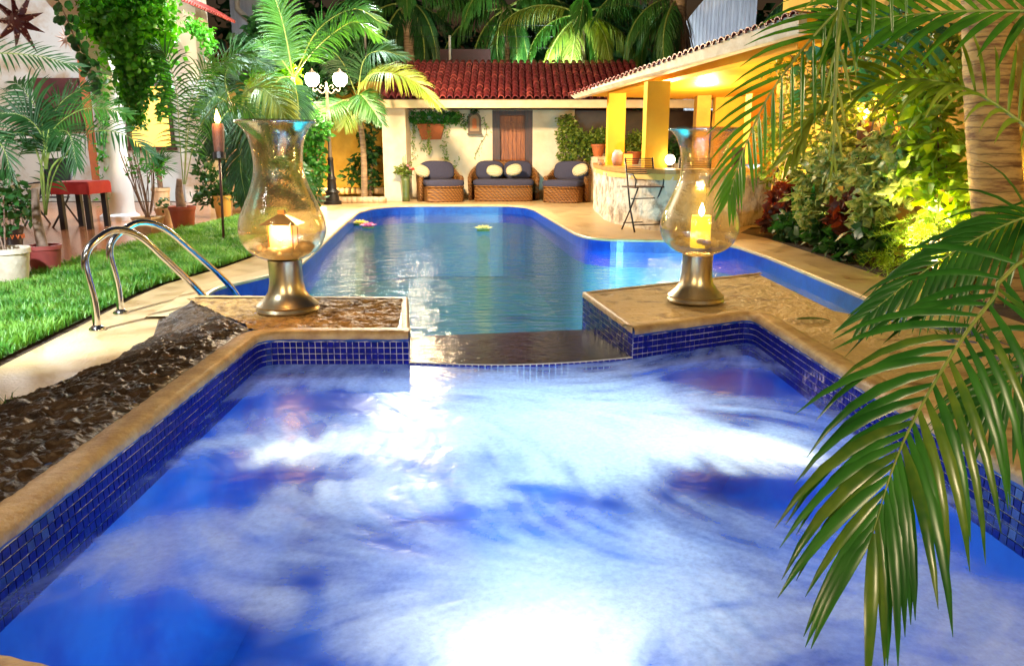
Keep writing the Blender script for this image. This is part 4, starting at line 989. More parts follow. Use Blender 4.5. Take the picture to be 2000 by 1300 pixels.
def pebbles(n, c, R, m, sz, name, lab, cat, grp, seed):
    rn = random.Random(seed)
    me = [MB().blob((0, 0, 0), (1, .8, .6), 10, 7, nz=.06).build('tmp', m, None, smooth=True) for _ in range(3)]
    ms = [o.data for o in me]
    for o in me: bpy.data.objects.remove(o)
    for i in range(n):
        a = rn.uniform(0, 2 * pi); r = R * sqrt(rn.random()); z = .36 + r * r * 1.5 + rn.uniform(0, .03)
        o = bpy.data.objects.new(name, ms[i % 3]); COL.objects.link(o); o.location = (c[0] + r * cos(a), c[1] + r * sin(a), c[2] + z); s = sz * rn.uniform(.6, 1.15)
        o.scale = (s, s, s); o.rotation_euler = (rn.uniform(-.4, .4), rn.uniform(-.4, .4), rn.uniform(0, 6)); tag(o, lab, cat, grp)
pebbles(22, hA.location, .16, PEB, .055, 'pebble', 'brown pebble lying in the bowl of the hurricane glass around the house lantern', 'pebble', 'pebbles in the left hurricane lamp', 1)
pebbles(26, hB.location, .17, PEBL, .034, 'shell', 'pale shell lying in the bowl of the hurricane glass around the candle', 'shell', 'shells in the right hurricane lamp', 2)
# house lantern
c = Vector(hA.location) + Vector((0, 0, .395)); t = thing('house_lantern', 'small house shaped candle lantern inside the left hurricane glass', 'lantern', c)
b = MB(); [b.box((sx * .075, sy * .06, .085), (.01, .01, .17)) for sx in (-1, 1) for sy in (-1, 1)]; b.box((0, 0, .005), (.17, .14, .01)); b.box((0, 0, .168), (.17, .14, .008)); b.build('frame', BRASS, t)
MB().add([(-.12, -.10, .165), (.12, -.10, .165), (.12, .10, .165), (-.12, .10, .165), (-.025, -.02, .225), (.025, -.02, .225), (.025, .02, .225), (-.025, .02, .225)], [(0, 1, 5, 4), (1, 2, 6, 5), (2, 3, 7, 6), (3, 0, 4, 7), (4, 5, 6, 7), (3, 2, 1, 0)]).build('roof', BRASS, t)
MB().box((0, 0, .24), (.04, .035, .025)).build('chimney', BRASS, t); FROST = emit('amber_glass', (1, .55, .18), .55)
b = MB(); b.box((0, -.058, .085), (.138, .003, .15)); b.box((0, .058, .085), (.138, .003, .15)); b.box((-.073, 0, .085), (.003, .11, .15)); b.box((.073, 0, .085), (.003, .11, .15)); b.build('pane', FROST, t)
MB().blob((0.0, -.068, .09), (.016, .006, .024)).build('flame', emit('lantern_flame', (1, .72, .32), 22), t, smooth=True)
lamp('lantern_light', 'POINT', tuple(c + Vector((0, -.09, .12))), 6, (1, .58, .22), .03)
# candle
c = Vector(hB.location) + Vector((.01, 0, .37)); t = thing('pillar_candle', 'thick yellow pillar candle burning inside the right hurricane glass', 'candle', c)
wax = mat('glowing_candle_wax', (.85, .62, .08), .5); P_ = wax.node_tree.nodes['Principled BSDF']; P_.inputs['Emission Color'].default_value = (1, .62, .04, 1); P_.inputs['Emission Strength'].default_value = .75  # even glow in the wax stands for flame light shining through it
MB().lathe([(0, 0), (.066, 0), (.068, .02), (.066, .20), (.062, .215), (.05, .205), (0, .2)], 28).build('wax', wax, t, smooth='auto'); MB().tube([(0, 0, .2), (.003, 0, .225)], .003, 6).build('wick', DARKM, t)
MB().lathe([(.004, 0), (.017, .018), (.02, .035), (.012, .06), (.004, .08), (0, .09)], 12, c=(0, 0, .212)).build('flame', emit('candle_flame', (1, .85, .45), 40), t, smooth=True)
lamp('candle_light', 'POINT', tuple(c + Vector((0, -.03, .27))), 7, (1, .66, .28), .02)

# ================================================================= LADDER, FLOATING FLOWERS
lad = thing('pool_ladder', 'polished steel ladder rails arching from the deck into the pool', 'ladder', (-2.7, 5.1, 0))
for (ax, ay), (ex, ey) in (((-2.70, 4.87), (-2.28, 5.62)), ((-2.80, 5.38), (-2.30, 6.18))):
    A_ = Vector((ax, ay, 0)); E_ = Vector((ex, ey, 0)); u = (E_ - A_)
    k = 1.0; pts = [A_ + Vector((0, 0, .0)), A_ + Vector((0, 0, .2)), A_ - u * .03 + Vector((0, 0, .42)), A_ + u * .0 + Vector((0, 0, .52)), A_ + u * .10 + Vector((0, 0, .59)), A_ + u * .24 + Vector((0, 0, .63)), A_ + u * .42 + Vector((0, 0, .58)), A_ + u * .62 + Vector((0, 0, .42)), E_ + Vector((0, 0, .06)), E_ + u * .18 + Vector((0, 0, -.25))]
    MB().tube(spline(pts, 60), .024, 16).build('rail', STEEL, lad, smooth=True, world=True)
    b = MB().lathe([(.05, .0), (.052, .012), (.03, .03), (.024, .035)], 20, c=(ax, ay, 0.001)); b.build('flange', STEEL, lad, smooth=True, world=True)
def flower(lab, px, py, m, r, n=12):
    p = G(px, py, WZ_POOL); t = thing('floating_flower', lab, 'flower', (p.x, p.y, WZ_POOL + .005), 0, 'paper flowers floating on the pool')
    MB().lathe([(0, .0), (r * .7, .005), (r * .72, .02), (0, .02)], 16).build('float', MATS['pale_vine'], t)
    for ring, (rr, el) in enumerate(((1.0, 18), (.72, 45), (.42, 68))):
        for k in range(n - ring * 3):
            a = 2 * pi * (k + .5 * ring) / (n - ring * 3); v, f = leaflet((.02 * cos(a), .02 * sin(a), .02), (cos(a), sin(a), math.tan(radians(el))), Vector((0, 0, 1)), r * rr, r * .5, 0, seg=4, fold=-.3)
            MB().add(v, f).build('petal', m, t)
flower('yellow paper flower floating at the left pool edge', 703, 441, mat('yellow_petal', (.75, .60, .15), .6), .15)
flower('pink paper flower floating beside the yellow one', 719, 446, mat('pink_petal', (.75, .22, .38), .6), .14)
flower('lone cream flower floating in the middle of the pool', 944, 452, mat('cream_petal', (.72, .70, .32), .6), .15)
# ================================================================= LEFT HOUSE AND PATIO
lh = thing('arcade_house', 'white plastered house with ivy hung arches along the patio', 'house', (-8, 14, 0))
A0, Bp, C0 = Vector((-6.46, 12.76, 0)), Vector((-6.9, 17.2, 0)), Vector((-6.1, 8.3, 0)); D0 = C0 * 2 - A0
zs, rise, ztp = 2.25, 1.15, 3.92
for P0, P1 in ((D0, C0), (C0, A0), (A0, Bp)):
    n = 24; vs = []; u = (P1 - P0).normalized(); nn = Vector((u.y, -u.x, 0)) * .22; L = (P1 - P0).length
    a0, a1 = .28 / L, 1 - .28 / L
    for i in range(n + 1):
        s = i / n; q = min(1, max(-1, 2 * (s - a0) / (a1 - a0) - 1)); zb = zs + rise * sqrt(max(0, 1 - q * q)); p = P0.lerp(P1, s)
        for o, z in ((nn, ztp), (nn, zb), (-nn, zb), (-nn, ztp)): vs.append(p + o + Vector((0, 0, z)))
    fs = [(i * 4 + k, i * 4 + (k + 1) % 4, i * 4 + 4 + (k + 1) % 4, i * 4 + 4 + k) for i in range(n) for k in range(4)]
    MB().add(vs, fs).build('arch_wall', WHITE, lh, world=True)
for P in (C0, A0):
    b = MB(); b.lathe([(.30, 0), (.30, .08), (.245, .12), (.235, .2), (.215, 1.6), (.205, 2.1), (.235, 2.14), (.26, 2.2), (.26, 2.26)], 28, c=(P.x, P.y, 0)); b.build('column', WHITE, lh, smooth='auto', world=True)
MB().box((Bp.x + .05, Bp.y, 1.1), (.5, .5, 2.26)).build('pier', OLDW, lh, world=True)
# cross wall with window and shutter
wy_ = 17.45; xw = lambda px: X_at(px, 250, wy_); zwf = lambda py: D(100, py, wy_).z
b = MB(); wx0, wx1, wz0, wz1 = xw(252), xw(336), zwf(290), zwf(165)
b.box(((-14 + wx0) / 2, wy_ + .15, 2.3), (wx0 + 14, .3, 4.6)); b.box(((wx1 - 6.6) / 2, wy_ + .15, 2.3), (-6.6 - wx1, .3, 4.6)); b.box(((wx0 + wx1) / 2, wy_ + .15, wz0 / 2), (wx1 - wx0, .3, wz0)); b.box(((wx0 + wx1) / 2, wy_ + .15, (wz1 + 4.6) / 2), (wx1 - wx0, .3, 4.6 - wz1))
b.build('wall', OLDW, lh, world=True)
b = MB(); b.box((-13.9, 9, 2.3), (.2, 17, 4.6)); b.build('wall', OLDW, lh, world=True)
b = MB(); b.box((-10.2, 8.6, 4.75), (8.1, 18, .15)); b.build('ceiling', WHITE, lh, world=True)
wf = MB()
for bx in (((wx0 + wx1) / 2, wz1), ((wx0 + wx1) / 2, wz0)): wf.box((bx[0], wy_ - .02, bx[1]), (wx1 - wx0 + .14, .08, .08))
for x in (wx0, wx1): wf.box((x, wy_ - .018, (wz0 + wz1) / 2), (.07, .07, wz1 - wz0 - .08))
wf.build('window_frame', WOODD, lh, world=True)
MB().box(((wx0 + wx1) / 2, wy_ + .12, (wz0 + wz1) / 2), (wx1 - wx0 - .002, .02, wz1 - wz0 - .002)).build('window_pane', emit('window_wall_glow', (1, .55, .10), .95), lh, world=True)  # pane glows in place of the lit yellow wall beyond the window
MB().box((xw(124), wy_ - .05, zwf(205)), (xw(168) - xw(80), .09, zwf(155) - zwf(258))).build('shutter', mat('maroon_wood', (.09, .015, .015), .5, col2=(.05, .01, .01), ns=4), lh, world=True)
MB().box((xw(178), wy_ - .04, zwf(225)), (.16, .08, 3.2)).build('brick_jamb', TERRA, lh, world=True)
# upper storey and its tiled eave
b = MB(); b.add([(-6.3, 9, ztp), (-6.75, 18.0, ztp), (-6.75, 18.0, 5.8), (-6.3, 9, 5.8)], [(0, 1, 2, 3)]); b.box((-6.95, 17.9, 2.9), (.5, .3, 5.8)); b.build('upper_wall', WHITE, lh, world=True)
ea, eb = D(300, -20, 13.1), D(452, 44, 17.3)
b = MB(); ev = (eb - ea).normalized(); up_ = Vector((-.85, .1, .5)); b.add([ea, eb, eb + up_ * 1.3, ea + up_ * 1.3], [(0, 1, 2, 3)]); b.build('eave_roof', mat('eave_dark', (.08, .02, .03), .7), lh, world=True)
em2 = barrel(.5, .062, .055).build('eave_tile', RTILE2); e2 = em2.data; bpy.data.objects.remove(em2)
nt_ = int((eb - ea).length / .135); upn = (up_ - ev * up_.dot(ev)).normalized()
for i in range(nt_):
    M = Matrix((ev, upn, ev.cross(upn))).transposed()
    if M.determinant() < 0: M = Matrix((-ev, upn, (-ev).cross(upn))).transposed()
    M = M.to_4x4(); p = ea.lerp(eb, (i + .5) / nt_); M.translation = p - lh.location - upn * .08 + Vector((0, 0, .02)); link('eave_tile', e2, lh, M)
# neighbour
nb_ = thing('grey_building', 'tall grey stained building with a diagonal drainpipe behind the palms', 'building', (-6.5, 20.3, 0))
xa, xb = X_at(452, 50, 20), X_at(548, 50, 20)
MB().box(((xa + xb) / 2, 21, 4), (xb - xa, 2, 8)).build('wall', mat('grey_wall', (.42, .42, .46), .8, col2=(.26, .25, .27), ns=1.5, detail=8, stretch=(3, 1, .5), bump=.2), nb_, world=True)
MB().tube([D(462, -20, 19.9), D(464, 18, 19.9), D(505, 58, 19.9), D(540, 62, 19.9)], .07, 10).build('drainpipe', mat('pipe_paint', (.40, .33, .25), .5), nb_, smooth=True, world=True)
wb = thing('corrugated_shed', 'white corrugated metal building rising behind the yellow pavilion', 'building', (5.5, 24, 0))
xa, xb = X_at(1330, 50, 24), X_at(1475, 50, 24); V = []; n = 120
for i in range(n + 1):
    x = xa + (xb - xa) * i / n; o = .05 if (i // 2) % 3 == 0 else 0
    V += [(x, 24 - o, 2.0), (x, 24 - o, 4.6 + (x - xa) * 1.2)]
MB().add(V, [(2 * i, 2 * i + 2, 2 * i + 3, 2 * i + 1) for i in range(n)]).build('sheet_wall', mat('white_metal', (.60, .64, .70), .5, col2=(.42, .44, .5), ns=1.5, stretch=(3, 1, .4)), wb, world=True)
MB().box(((xa + xb) / 2, 25.2, 1.8), (xb - xa - .02, 2.2, 3.6)).build('wall', WHITE, wb, world=True)
# yellow walls
MB().box((-4.9, 19.35, 1.35), (4.2, .25, 2.7)).build('garden_wall', YELD); tag(COL.objects['garden_wall'], 'yellow plaster garden wall behind the lamp post and palms', 'wall')
gw = MB(); gw.prism([(4.15, 12.6), (4.42, 2.0), (4.7, 2.0), (4.45, 12.6)], 0, 4.2); g2_ = gw.build('garden_wall', mat('sunny_wall', (.66, .44, .08), .8, col2=(.50, .30, .05), ns=1.2, detail=9, bump=.25, bs=18)); tag(g2_, 'yellow garden wall behind the shrubs and palm trunk on the right', 'wall')
b = MB()
rn = random.Random(4); 
eg = thing('stone_edging', 'low edging of pale rough stones behind the lamp post', 'edging', (-3.6, 17.1, 0))
ms = [MB().blob((0, 0, 0), (.12, .09, .08), 12, 8, nz=.08, e=.8).build('stone', SAND, None, smooth=True) for _ in range(4)]; sm_ = [o.data for o in ms]; [bpy.data.objects.remove(o) for o in ms]
for i in range(26):
    q = G(618 + 128 * (i % 13) / 12, 396 if i < 13 else 386); q = Vector((q.x, q.y, .05 + .11 * (i // 13))) - eg.location
    M = Matrix.Translation(q) @ Matrix.Rotation(rn.uniform(0, 6), 4, 'Z'); link('stone', sm_[i % 4], eg, M)

# stars
def star(lab, c, R, m, n=9, rz=0.3):
    t = thing('star_lantern', lab, 'star lantern', c, 0, 'star lanterns hung under the arcade'); b = MB(); rn = random.Random(3)
    for k in range(n):
        a = 2 * pi * k / n + rz; L = R * (1 if k % 2 else .8); d = Vector((cos(a), 0, sin(a))); s = Vector((-sin(a), 0, cos(a))); r0 = R * .30
        MB().add([d * r0 * .5 + s * R * .13, d * r0 * .5 - s * R * .13, d * r0 * .5 + Vector((0, -R * .16, 0)), d * r0 * .5 + Vector((0, R * .16, 0)), d * L], [(0, 4, 2), (2, 4, 1), (1, 4, 3), (3, 4, 0)]).build('point', m, t)
    MB().blob((0, 0, 0), (R * .26, R * .2, R * .26), 12, 8).build('core', m, t)
    MB().tube([(0, 0, R * .2), (0, 0, R * 3.2)], .004, 4).build('cord', DARKM, t); return t
sm = mat('punched_maroon', (.10, .015, .02), .5); N = sm.node_tree.nodes; Lk = sm.node_tree.links
vv = N.new('ShaderNodeTexVoronoi'); vv.inputs['Scale'].default_value = 22; tcc = N.new('ShaderNodeTexCoord'); cmpn = N.new('ShaderNodeMath'); cmpn.operation = 'LESS_THAN'; cmpn.inputs[1].default_value = .22
mxx = N.new('ShaderNodeMix'); mxx.data_type = 'RGBA'; mxx.inputs[6].default_value = (.10, .015, .02, 1); mxx.inputs[7].default_value = (.7, .55, .5, 1)
Lk.new(tcc.outputs['Object'], vv.inputs[0]); Lk.new(vv.outputs['Distance'], cmpn.inputs[0]); Lk.new(cmpn.outputs[0], mxx.inputs[0]); Lk.new(mxx.outputs[2], N['Principled BSDF'].inputs['Base Color'])
star('large dark maroon star lantern hanging at the top left', D(35, 42, 8.6), .37, sm)
star('smaller pale paper star hanging right of the maroon star', D(130, 76, 13.5), .21, mat('pale_paper', (.5, .36, .28), .7), n=12)

# furniture
q = G(130, 441); ch = thing('sling_chair', 'charcoal sling garden chair on the terracotta patio', 'chair', (q.x - .16, q.y - .1, .012), radians(-12))
b = MB(); [b.tube([(s * .27, .26, 0), (s * .27, -.05, .42), (s * .27, -.12, .62), (s * .27, .26, .64)], .014, 8) for s in (-1, 1)]; [b.tube([(s * .25, -.26, 0), (s * .25, .1, .4), (s * .25, .34, .98)], .014, 8) for s in (-1, 1)]; b.tube([(-.25, .34, .98), (.25, .34, .98)], .014, 8); b.build('frame', DARKM, ch, smooth=True)
MB().bar((0, .14, .46), (0, .34, .97), .48, .012).build('backrest', SLING, ch); MB().bar((0, -.25, .44), (0, .16, .42), .48, .02).build('seat', SLING, ch)
q = G(200, 445); tb = thing('patio_table', 'dark patio table under a red cloth beside the white column', 'table', (q.x - .18, q.y - .1, .012))
b = MB().box((0, 0, .66), (.50, .60, .03)).build('tabletop', WOODD, tb)
for sx in (-1, 1):
    for sy in (-1, 1): MB().box((sx * .19, sy * .24, .322), (.07, .07, .644)).build('leg', DARKM, tb)
clo = thing('red_cloth', 'red cloth draped over the patio table', 'tablecloth', tb.location + Vector((0, 0, .676)))
vs = []; n = 30
for i in range(n + 1):
    for j in range(n + 1):
        x = (i / n - .5) * .68; y = (j / n - .5) * .78; ox = max(0, abs(x) - .26); oy = max(0, abs(y) - .31); dz = -min(.24, (ox + oy) * 2.2) ; w_ = .012 * sin(x * 26 + y * 21) * (dz < -.02)
        vs.append((min(max(x, -.265), .265) + w_ + math.copysign(.003, x), min(max(y, -.315), .315) - w_ * .8, .003 + dz))
MB().add(vs, [(i * (n + 1) + j, (i + 1) * (n + 1) + j, (i + 1) * (n + 1) + j + 1, i * (n + 1) + j + 1) for i in range(n) for j in range(n)]).build('cloth', FABR, clo, smooth=True)

def pot(t, r, h, m, rim=.03, square=False):
    MB().lathe([(0, 0), (r * .72, 0), (r * .94, h * .85), (r, h * .86), (r, h), (r * .88, h), (r * .86, h * .88), (0, h * .88)], 4 if square else 28, wob=0).build('pot', m, t, smooth='auto')
    MB().lathe([(0, h * .90), (r * .86, h * .885)], 16).build('soil', SOIL, t)
def potted(lab, px, py, r, h, m, z=.012, square=False):
    q = G(px, py); t = thing('potted_plant', lab, 'potted plant', (q.x, q.y, z)); pot(t, r, h, m, square=square)
    if square: t.rotation_euler.z = radians(35)
    return t
def add_fol(t, cs, rad, n, size, m, seed, stems=True, **kw):
    cs = [tuple(Vector(c)) for c in cs]; V, F = leaves(n, clump(cs, rad), size, seed=seed, **kw); mesh_np('foliage', V, F, m, t, world=True)
    if stems:
        b = MB(); [b.tube(spline([(random.uniform(-.03, .03), random.uniform(-.03, .03), .15), tuple(Vector(c) - t.location)], 6), .008, 5) for c in cs]; b.build('stem', BARK, t)
def pfrond(t, pts, N0=(0, -.75, .65), m=None, nm='frond', rr=.008, **kw):
    path = [D(*p) - t.location for p in pts]; me = frond_mesh('frond', path, N0, r=rr, mats=(STEM, m or L_PALM), **kw); return link(nm, me, t)
# white pot left
t = potted('wide white ribbed pot with low plants at the left edge', 22, 556, .185, .31, WPOT)
add_fol(t, [t.location + Vector((-.05, 0, .55)), t.location + Vector((.05, 0, .75)), t.location + Vector((-.12, .1, .9))], [.14, .13, .13], 130, .10, L_DARK, 31)
# maroon pot with the large palm
t = potted('maroon pot holding a palm with long drooping fronds beside the white pot', 92, 537, .155, .27, MARPOT)
MB().tube(spline([(0, 0, .2), (-.02, 0, .5), (.0, 0, .78)], 12), [.05 - .002 * i for i in range(12)], 10).build('trunk', BARK, t, smooth=True)
b = MB()
Yp = t.location.y
for a in [[(88, 420), (80, 330), (95, 262)], [(88, 420), (84, 340), (70, 290)], [(90, 420), (100, 330), (150, 290)]]:
    b.tube(spline([D(x, y, Yp) - t.location for x, y in a], 12), .010, 6)
b.build('stem', STEM, t, smooth=True)
kw = dict(n=34, ll=.34, lw=.022, droop=1.6)
pfrond(t, [(88, 420, Yp), (110, 330, Yp), (170, 262, Yp - .2), (240, 262, Yp - .4), (300, 305, Yp - .5)], m=L_PALMD, **kw)
pfrond(t, [(92, 330, Yp), (100, 260, Yp), (150, 218, Yp - .1), (200, 212, Yp - .2), (252, 224, Yp - .3)], m=L_PALM, **kw)
pfrond(t, [(90, 330, Yp), (96, 250, Yp), (120, 200, Yp + .1), (172, 165, Yp + .1)], m=L_PALMD, **kw)
pfrond(t, [(90, 330, Yp), (80, 262, Yp), (40, 225, Yp - .1), (-30, 222, Yp - .2)], m=L_PALMD, **kw)
pfrond(t, [(90, 330, Yp), (70, 270, Yp), (20, 262, Yp - .3), (-50, 300, Yp - .4)], m=L_PALMD, **kw)
pfrond(t, [(88, 330, Yp), (82, 240, Yp), (50, 180, Yp), (28, 160, Yp + .2)], m=L_PALMD, **kw)
pfrond(t, [(90, 320, Yp), (110, 262, Yp), (135, 262, Yp - .4), (150, 320, Yp - .5)], m=L_PALMD, **kw)
# off-screen palm reaching in at the left
t = thing('palm', 'palm frond arching in from the left edge above the patio', 'palm', (-6.2, 6.8, 0)); MB().tube([(0, 0, 0), (-.1, 0, .8), (.0, 0, 1.7)], .04, 8).build('trunk', BARK, t)
pfrond(t, [(-180, 150, 6.8), (-60, 108, 6.8), (60, 108, 6.8), (150, 130, 6.8)], m=L_PALMD, n=30, ll=.30, lw=.02, droop=1)
pfrond(t, [(-180, 150, 6.8), (-90, 200, 6.6), (0, 280, 6.4), (20, 340, 6.4)], m=L_PALMD, n=30, ll=.30, lw=.02, droop=1)
t = potted('black pot with orange pattern and a leafy shrub on the patio', 24, 483, .155, .24, mat('black_pot', (.02, .015, .015), .35))
b = MB()
for k in range(14):
    a = 2 * pi * k / 14; b.tube([(cos(a + d) * .137, sin(a + d) * .137, .10 + .03 * abs(d * 12)) for d in (-.12, 0, .12)], .008, 5)
b.build('painted_pattern', mat('orange_glaze', (.6, .16, .04), .4), t)
add_fol(t, [D(10, 400, t.location.y), D(35, 385, t.location.y), D(45, 410, t.location.y), D(5, 360, t.location.y)], [.2, .16, .14, .2], 260, .11, L_DARK, 33)
# square sandy planter, twigs
t = potted('square sandy planter with twiggy shrub at the foot of the column', 292, 456, .22, .22, SAND, square=True)
b = MB(); rn = random.Random(8)
for k in range(16):
    a = rn.uniform(-1, 1); b.tube(spline([(0, 0, .15), (a * .12, rn.uniform(-.1, .1), .5), (a * .25 + rn.uniform(-.1, .1), 0, rn.uniform(.8, 1.15))], 8), .006, 4)
b.build('twig', BARK, t); add_fol(t, [D(270, 320, t.location.y), D(300, 330, t.location.y)], [.18, .2], 110, .07, L_IVY, 35, stems=False)
t = potted('plain sandy pot tucked behind the square planter', 324, 442, .14, .27, SAND); add_fol(t, [D(322, 400, t.location.y)], [.12], 60, .07, L_DARK, 36)
# terracotta pot with tall palm
t = potted('tall terracotta pot with upright young coconut palm beside the lawn', 360, 451, .185, .34, mat('brick_red_pot', (.32, .06, .03), .5, col2=(.24, .05, .03), ns=6))
Yp = t.location.y; MB().tube(spline([(0, 0, .25), (-.02, 0, .5), (0, 0, .72)], 14), [.075 - .003 * i for i in range(14)], 10).build('trunk', BARK, t, smooth=True)
kw = dict(n=34, ll=.48, lw=.026, droop=1.8)
pfrond(t, [(360, 360, Yp), (365, 240, Yp), (385, 160, Yp), (420, 122, Yp + .1), (500, 130, Yp + .2)], m=L_PALM, **kw)
pfrond(t, [(358, 360, Yp), (350, 260, Yp), (345, 180, Yp), (325, 110, Yp), (300, 95, Yp)], m=L_PALMD, **kw)
pfrond(t, [(362, 360, Yp), (385, 260, Yp), (430, 200, Yp - .2), (480, 210, Yp - .3), (520, 260, Yp - .4)], m=L_PALM, **kw)
pfrond(t, [(360, 360, Yp), (370, 240, Yp), (398, 165, Yp + .4), (450, 110, Yp + .6), (490, 105, Yp + .7)], m=L_PALM, **kw)
# yucca
q = G(318, 412); t = thing('potted_plant', 'spiky dark yucca in a tan pot behind the column', 'potted plant', (q.x, q.y, .012)); pot(t, .17, .42, SAND)
MB().tube([(0, 0, .3), (0, 0, .8)], .05, 8).build('trunk', BARK, t); b = MB()
for k in range(120):
    a = random.uniform(0, 2 * pi); e_ = random.uniform(-.4, 1.2); v, f = leaflet((0, 0, .82), (cos(a) * cos(e_), sin(a) * cos(e_), sin(e_)), Vector((0, 0, 1)), random.uniform(.35, .5), .035, .6, seg=3); b.add(v, f)
b.build('foliage', L_DARK, t)
q = G(437, 425); t = thing('potted_plant', 'yellow pot with dark foliage behind the garden torch', 'potted plant', (q.x, q.y, .012)); pot(t, .16, .36, mat('yellow_pot', (.6, .36, .08), .6)); add_fol(t, [D(405, 340, q.y), D(400, 300, q.y), D(398, 380, q.y), D(430, 370, q.y)], [.2, .2, .22, .2], 420, .12, L_DARK, 37)

# ================================================================= IVY
t = thing('hanging_ivy', 'thick curtain of bright green ivy hanging from the white arch', 'ivy', (-6.0, 12.2, 2.2))
Yi = 11.9
def hang(x0, y0, x1, y1, dx=0): return [D(x0, y0, Yi), D((x0 + x1) / 2 + dx, (y0 + y1) / 2, Yi - .1), D(x1, y1, Yi)]
lines = [hang(175 + 16 * k, -30, 190 + 13 * k, [70, 85, 95, 120, 150, 180, 160, 140, 130, 115][k], 6) for k in range(10)]
V, F = leaves(4200, strands(lines, (.10, .16, .08)), .10, seed=41, up=.7, aspect=.8); mesh_np('foliage', V, F, leafmat('bright_ivy', (.03, .20, .015), (.10, .42, .03), ns=4), t, world=True)
lines2 = [hang(240, 100, 252, 235), hang(262, 120, 270, 245), hang(285, 100, 285, 190), hang(310, 90, 318, 225, 8), hang(300, 60, 262, 215)]
V, F = leaves(1500, strands(lines2, (.05, .10, .05)), .09, seed=42, up=.8, aspect=.8); mesh_np('trailing_vine', V, F, L_IVY, t, world=True)
b = MB()
for l in lines[::2] + lines2: b.tube(spline(l, 10), .008, 4)
b.build('stem', BARK, t, world=True)
t = thing('round_leaf_vine', 'dark round leaved vine trailing down the left side of the arch', 'vine', (-6.2, 9.8, 2.0))
L_RND = leafmat('round_leaf', (.008, .04, .012), (.02, .09, .02), ns=6); pts = spline([D(108, -10, 9.9), D(132, 40, 9.9), D(150, 85, 9.9), D(170, 115, 9.9), D(178, 150, 9.9), D(186, 195, 9.9)], 34); b = MB().tube(pts, .008, 5); b.build('stem', BARK, t, world=True)
def disc(r, n=10):
    return MB().add([(0, 0, -.012)] + [(r * cos(2 * pi * k / n) * (1 if k else .8), r * .88 * sin(2 * pi * k / n), .004 * (k % 2)) for k in range(n)], [(0, k + 1, (k + 1) % n + 1) for k in range(n)])
dm = disc(.055).build('leaf', L_RND); dme = dm.data; bpy.data.objects.remove(dm); rn = random.Random(5)
for i in range(60):
    p = pts[int(i / 60 * 33)] + Vector((rn.uniform(-.09, .09), rn.uniform(-.06, .06), rn.uniform(-.04, .04)))
    M = Matrix.Translation(p - t.location) @ Matrix.Rotation(rn.uniform(0, 6), 4, 'Y') @ Matrix.Rotation(pi / 2 + rn.uniform(-.6, .6), 4, 'X') @ Matrix.Scale(rn.uniform(.7, 1.2), 4); link('leaf', dme, t, M)
t = thing('wall_vine', 'small green vine hanging on the bright white wall below the eave', 'vine', D(400, 80, 15.5))
V, F = leaves(420, strands([[D(372, 42, 15), D(385, 60, 15)], [D(385, 45, 15), D(402, 70, 15), D(405, 100, 15)], [D(400, 55, 15), D(412, 90, 15)]], (.06, .08, .06)), .10, seed=43, up=.6); mesh_np('foliage', V, F, MATS['bright_ivy'], t, world=True)
MB().tube(spline([D(375, 42, 15), D(400, 60, 15), D(408, 105, 15)], 8), .01, 5).build('stem', BARK, t, world=True)
t = thing('column_vine', 'thin green vine climbing the shaded side of the white column', 'vine', (-6.6, 12.4, 0))
V, F = leaves(160, strands([[D(200, 400, 12.4), D(196, 300, 12.4), D(203, 200, 12.4), D(200, 140, 12.4)]], (.04, .05, .05)), .10, seed=44); mesh_np('foliage', V, F, L_IVY, t, world=True)

# ================================================================= MIDDLE PALMS AND SHRUBS
def simple_palm(lab, base, top, fr_list, m, tr=.06, group='palms behind the left side of the pool', **kw):
    t = thing('palm_tree', lab, 'palm tree', base, 0, group); MB().tube(spline([Vector((0, 0, 0)), (Vector(top) - Vector(base)) * .5 + Vector((.05, 0, 0)), Vector(top) - Vector(base)], 30), [tr * (1.2 - .012 * i) * (1 + .06 * (i % 2)) for i in range(30)], 12).build('trunk', TRUNKP, t, smooth=True)
    for f in fr_list:
        mm = m
        if isinstance(f[0], str): mm = MATS[f[0]]; f = f[1:]
        pfrond(t, f, m=mm, rr=.016, **kw)
    return t
kw = dict(n=56, ll=.62, lw=.042, droop=.9)
simple_palm('palm with a bright feathery frond spreading above the lamp post', (-4.75, 15.0, 0), D(572, 150, 15.0), [
    [(574, 150, 15), (612, 100, 15.6), (665, 55, 15.6), (700, 44, 15.5), (738, 72, 15.4)], [(572, 150, 15), (545, 112, 15), (510, 92, 15.2), (480, 110, 15.3)],
    [(572, 150, 15), (560, 80, 15), (545, 20, 15), (520, -40, 15)], [(570, 150, 15), (545, 155, 14.7), (520, 190, 14.5), (500, 240, 14.4)], [('palm_leaf_dark')] + [(574, 150, 15), (620, 60, 15.8), (690, 18, 15.3), (745, 45, 15.4)],
    ['palm_leaf_dark', (572, 152, 15), (582, 200, 14.7), (580, 250, 14.5)]], L_PALM, **kw)
simple_palm('palm whose olive frond arches over the left end of the tiled roof', (-3.3, 17.4, 0), D(698, 190, 17.2), [
    ['palm_leaf_yellow', (698, 190, 17.2), (718, 150, 16.6), (760, 142, 16.1), (810, 160, 16.0), (855, 205, 15.9)], [(698, 190, 17.2), (705, 185, 16.9), (722, 205, 16.7), (745, 240, 16.3)],
    ['palm_leaf_dark', (698, 190, 17.2), (710, 120, 17.1), (740, 100, 16.8), (790, 110, 16.8)], [(690, 190, 17.2), (650, 205, 16.6), (610, 225, 16.3), (575, 245, 16.1)], ['palm_leaf_yellow', (698, 192, 17.2), (680, 215, 16.8), (672, 245, 16.6)],
    ['palm_leaf_dark', (698, 190, 17.3), (660, 110, 17.6), (590, 80, 17.3)]], L_PALM, **kw)
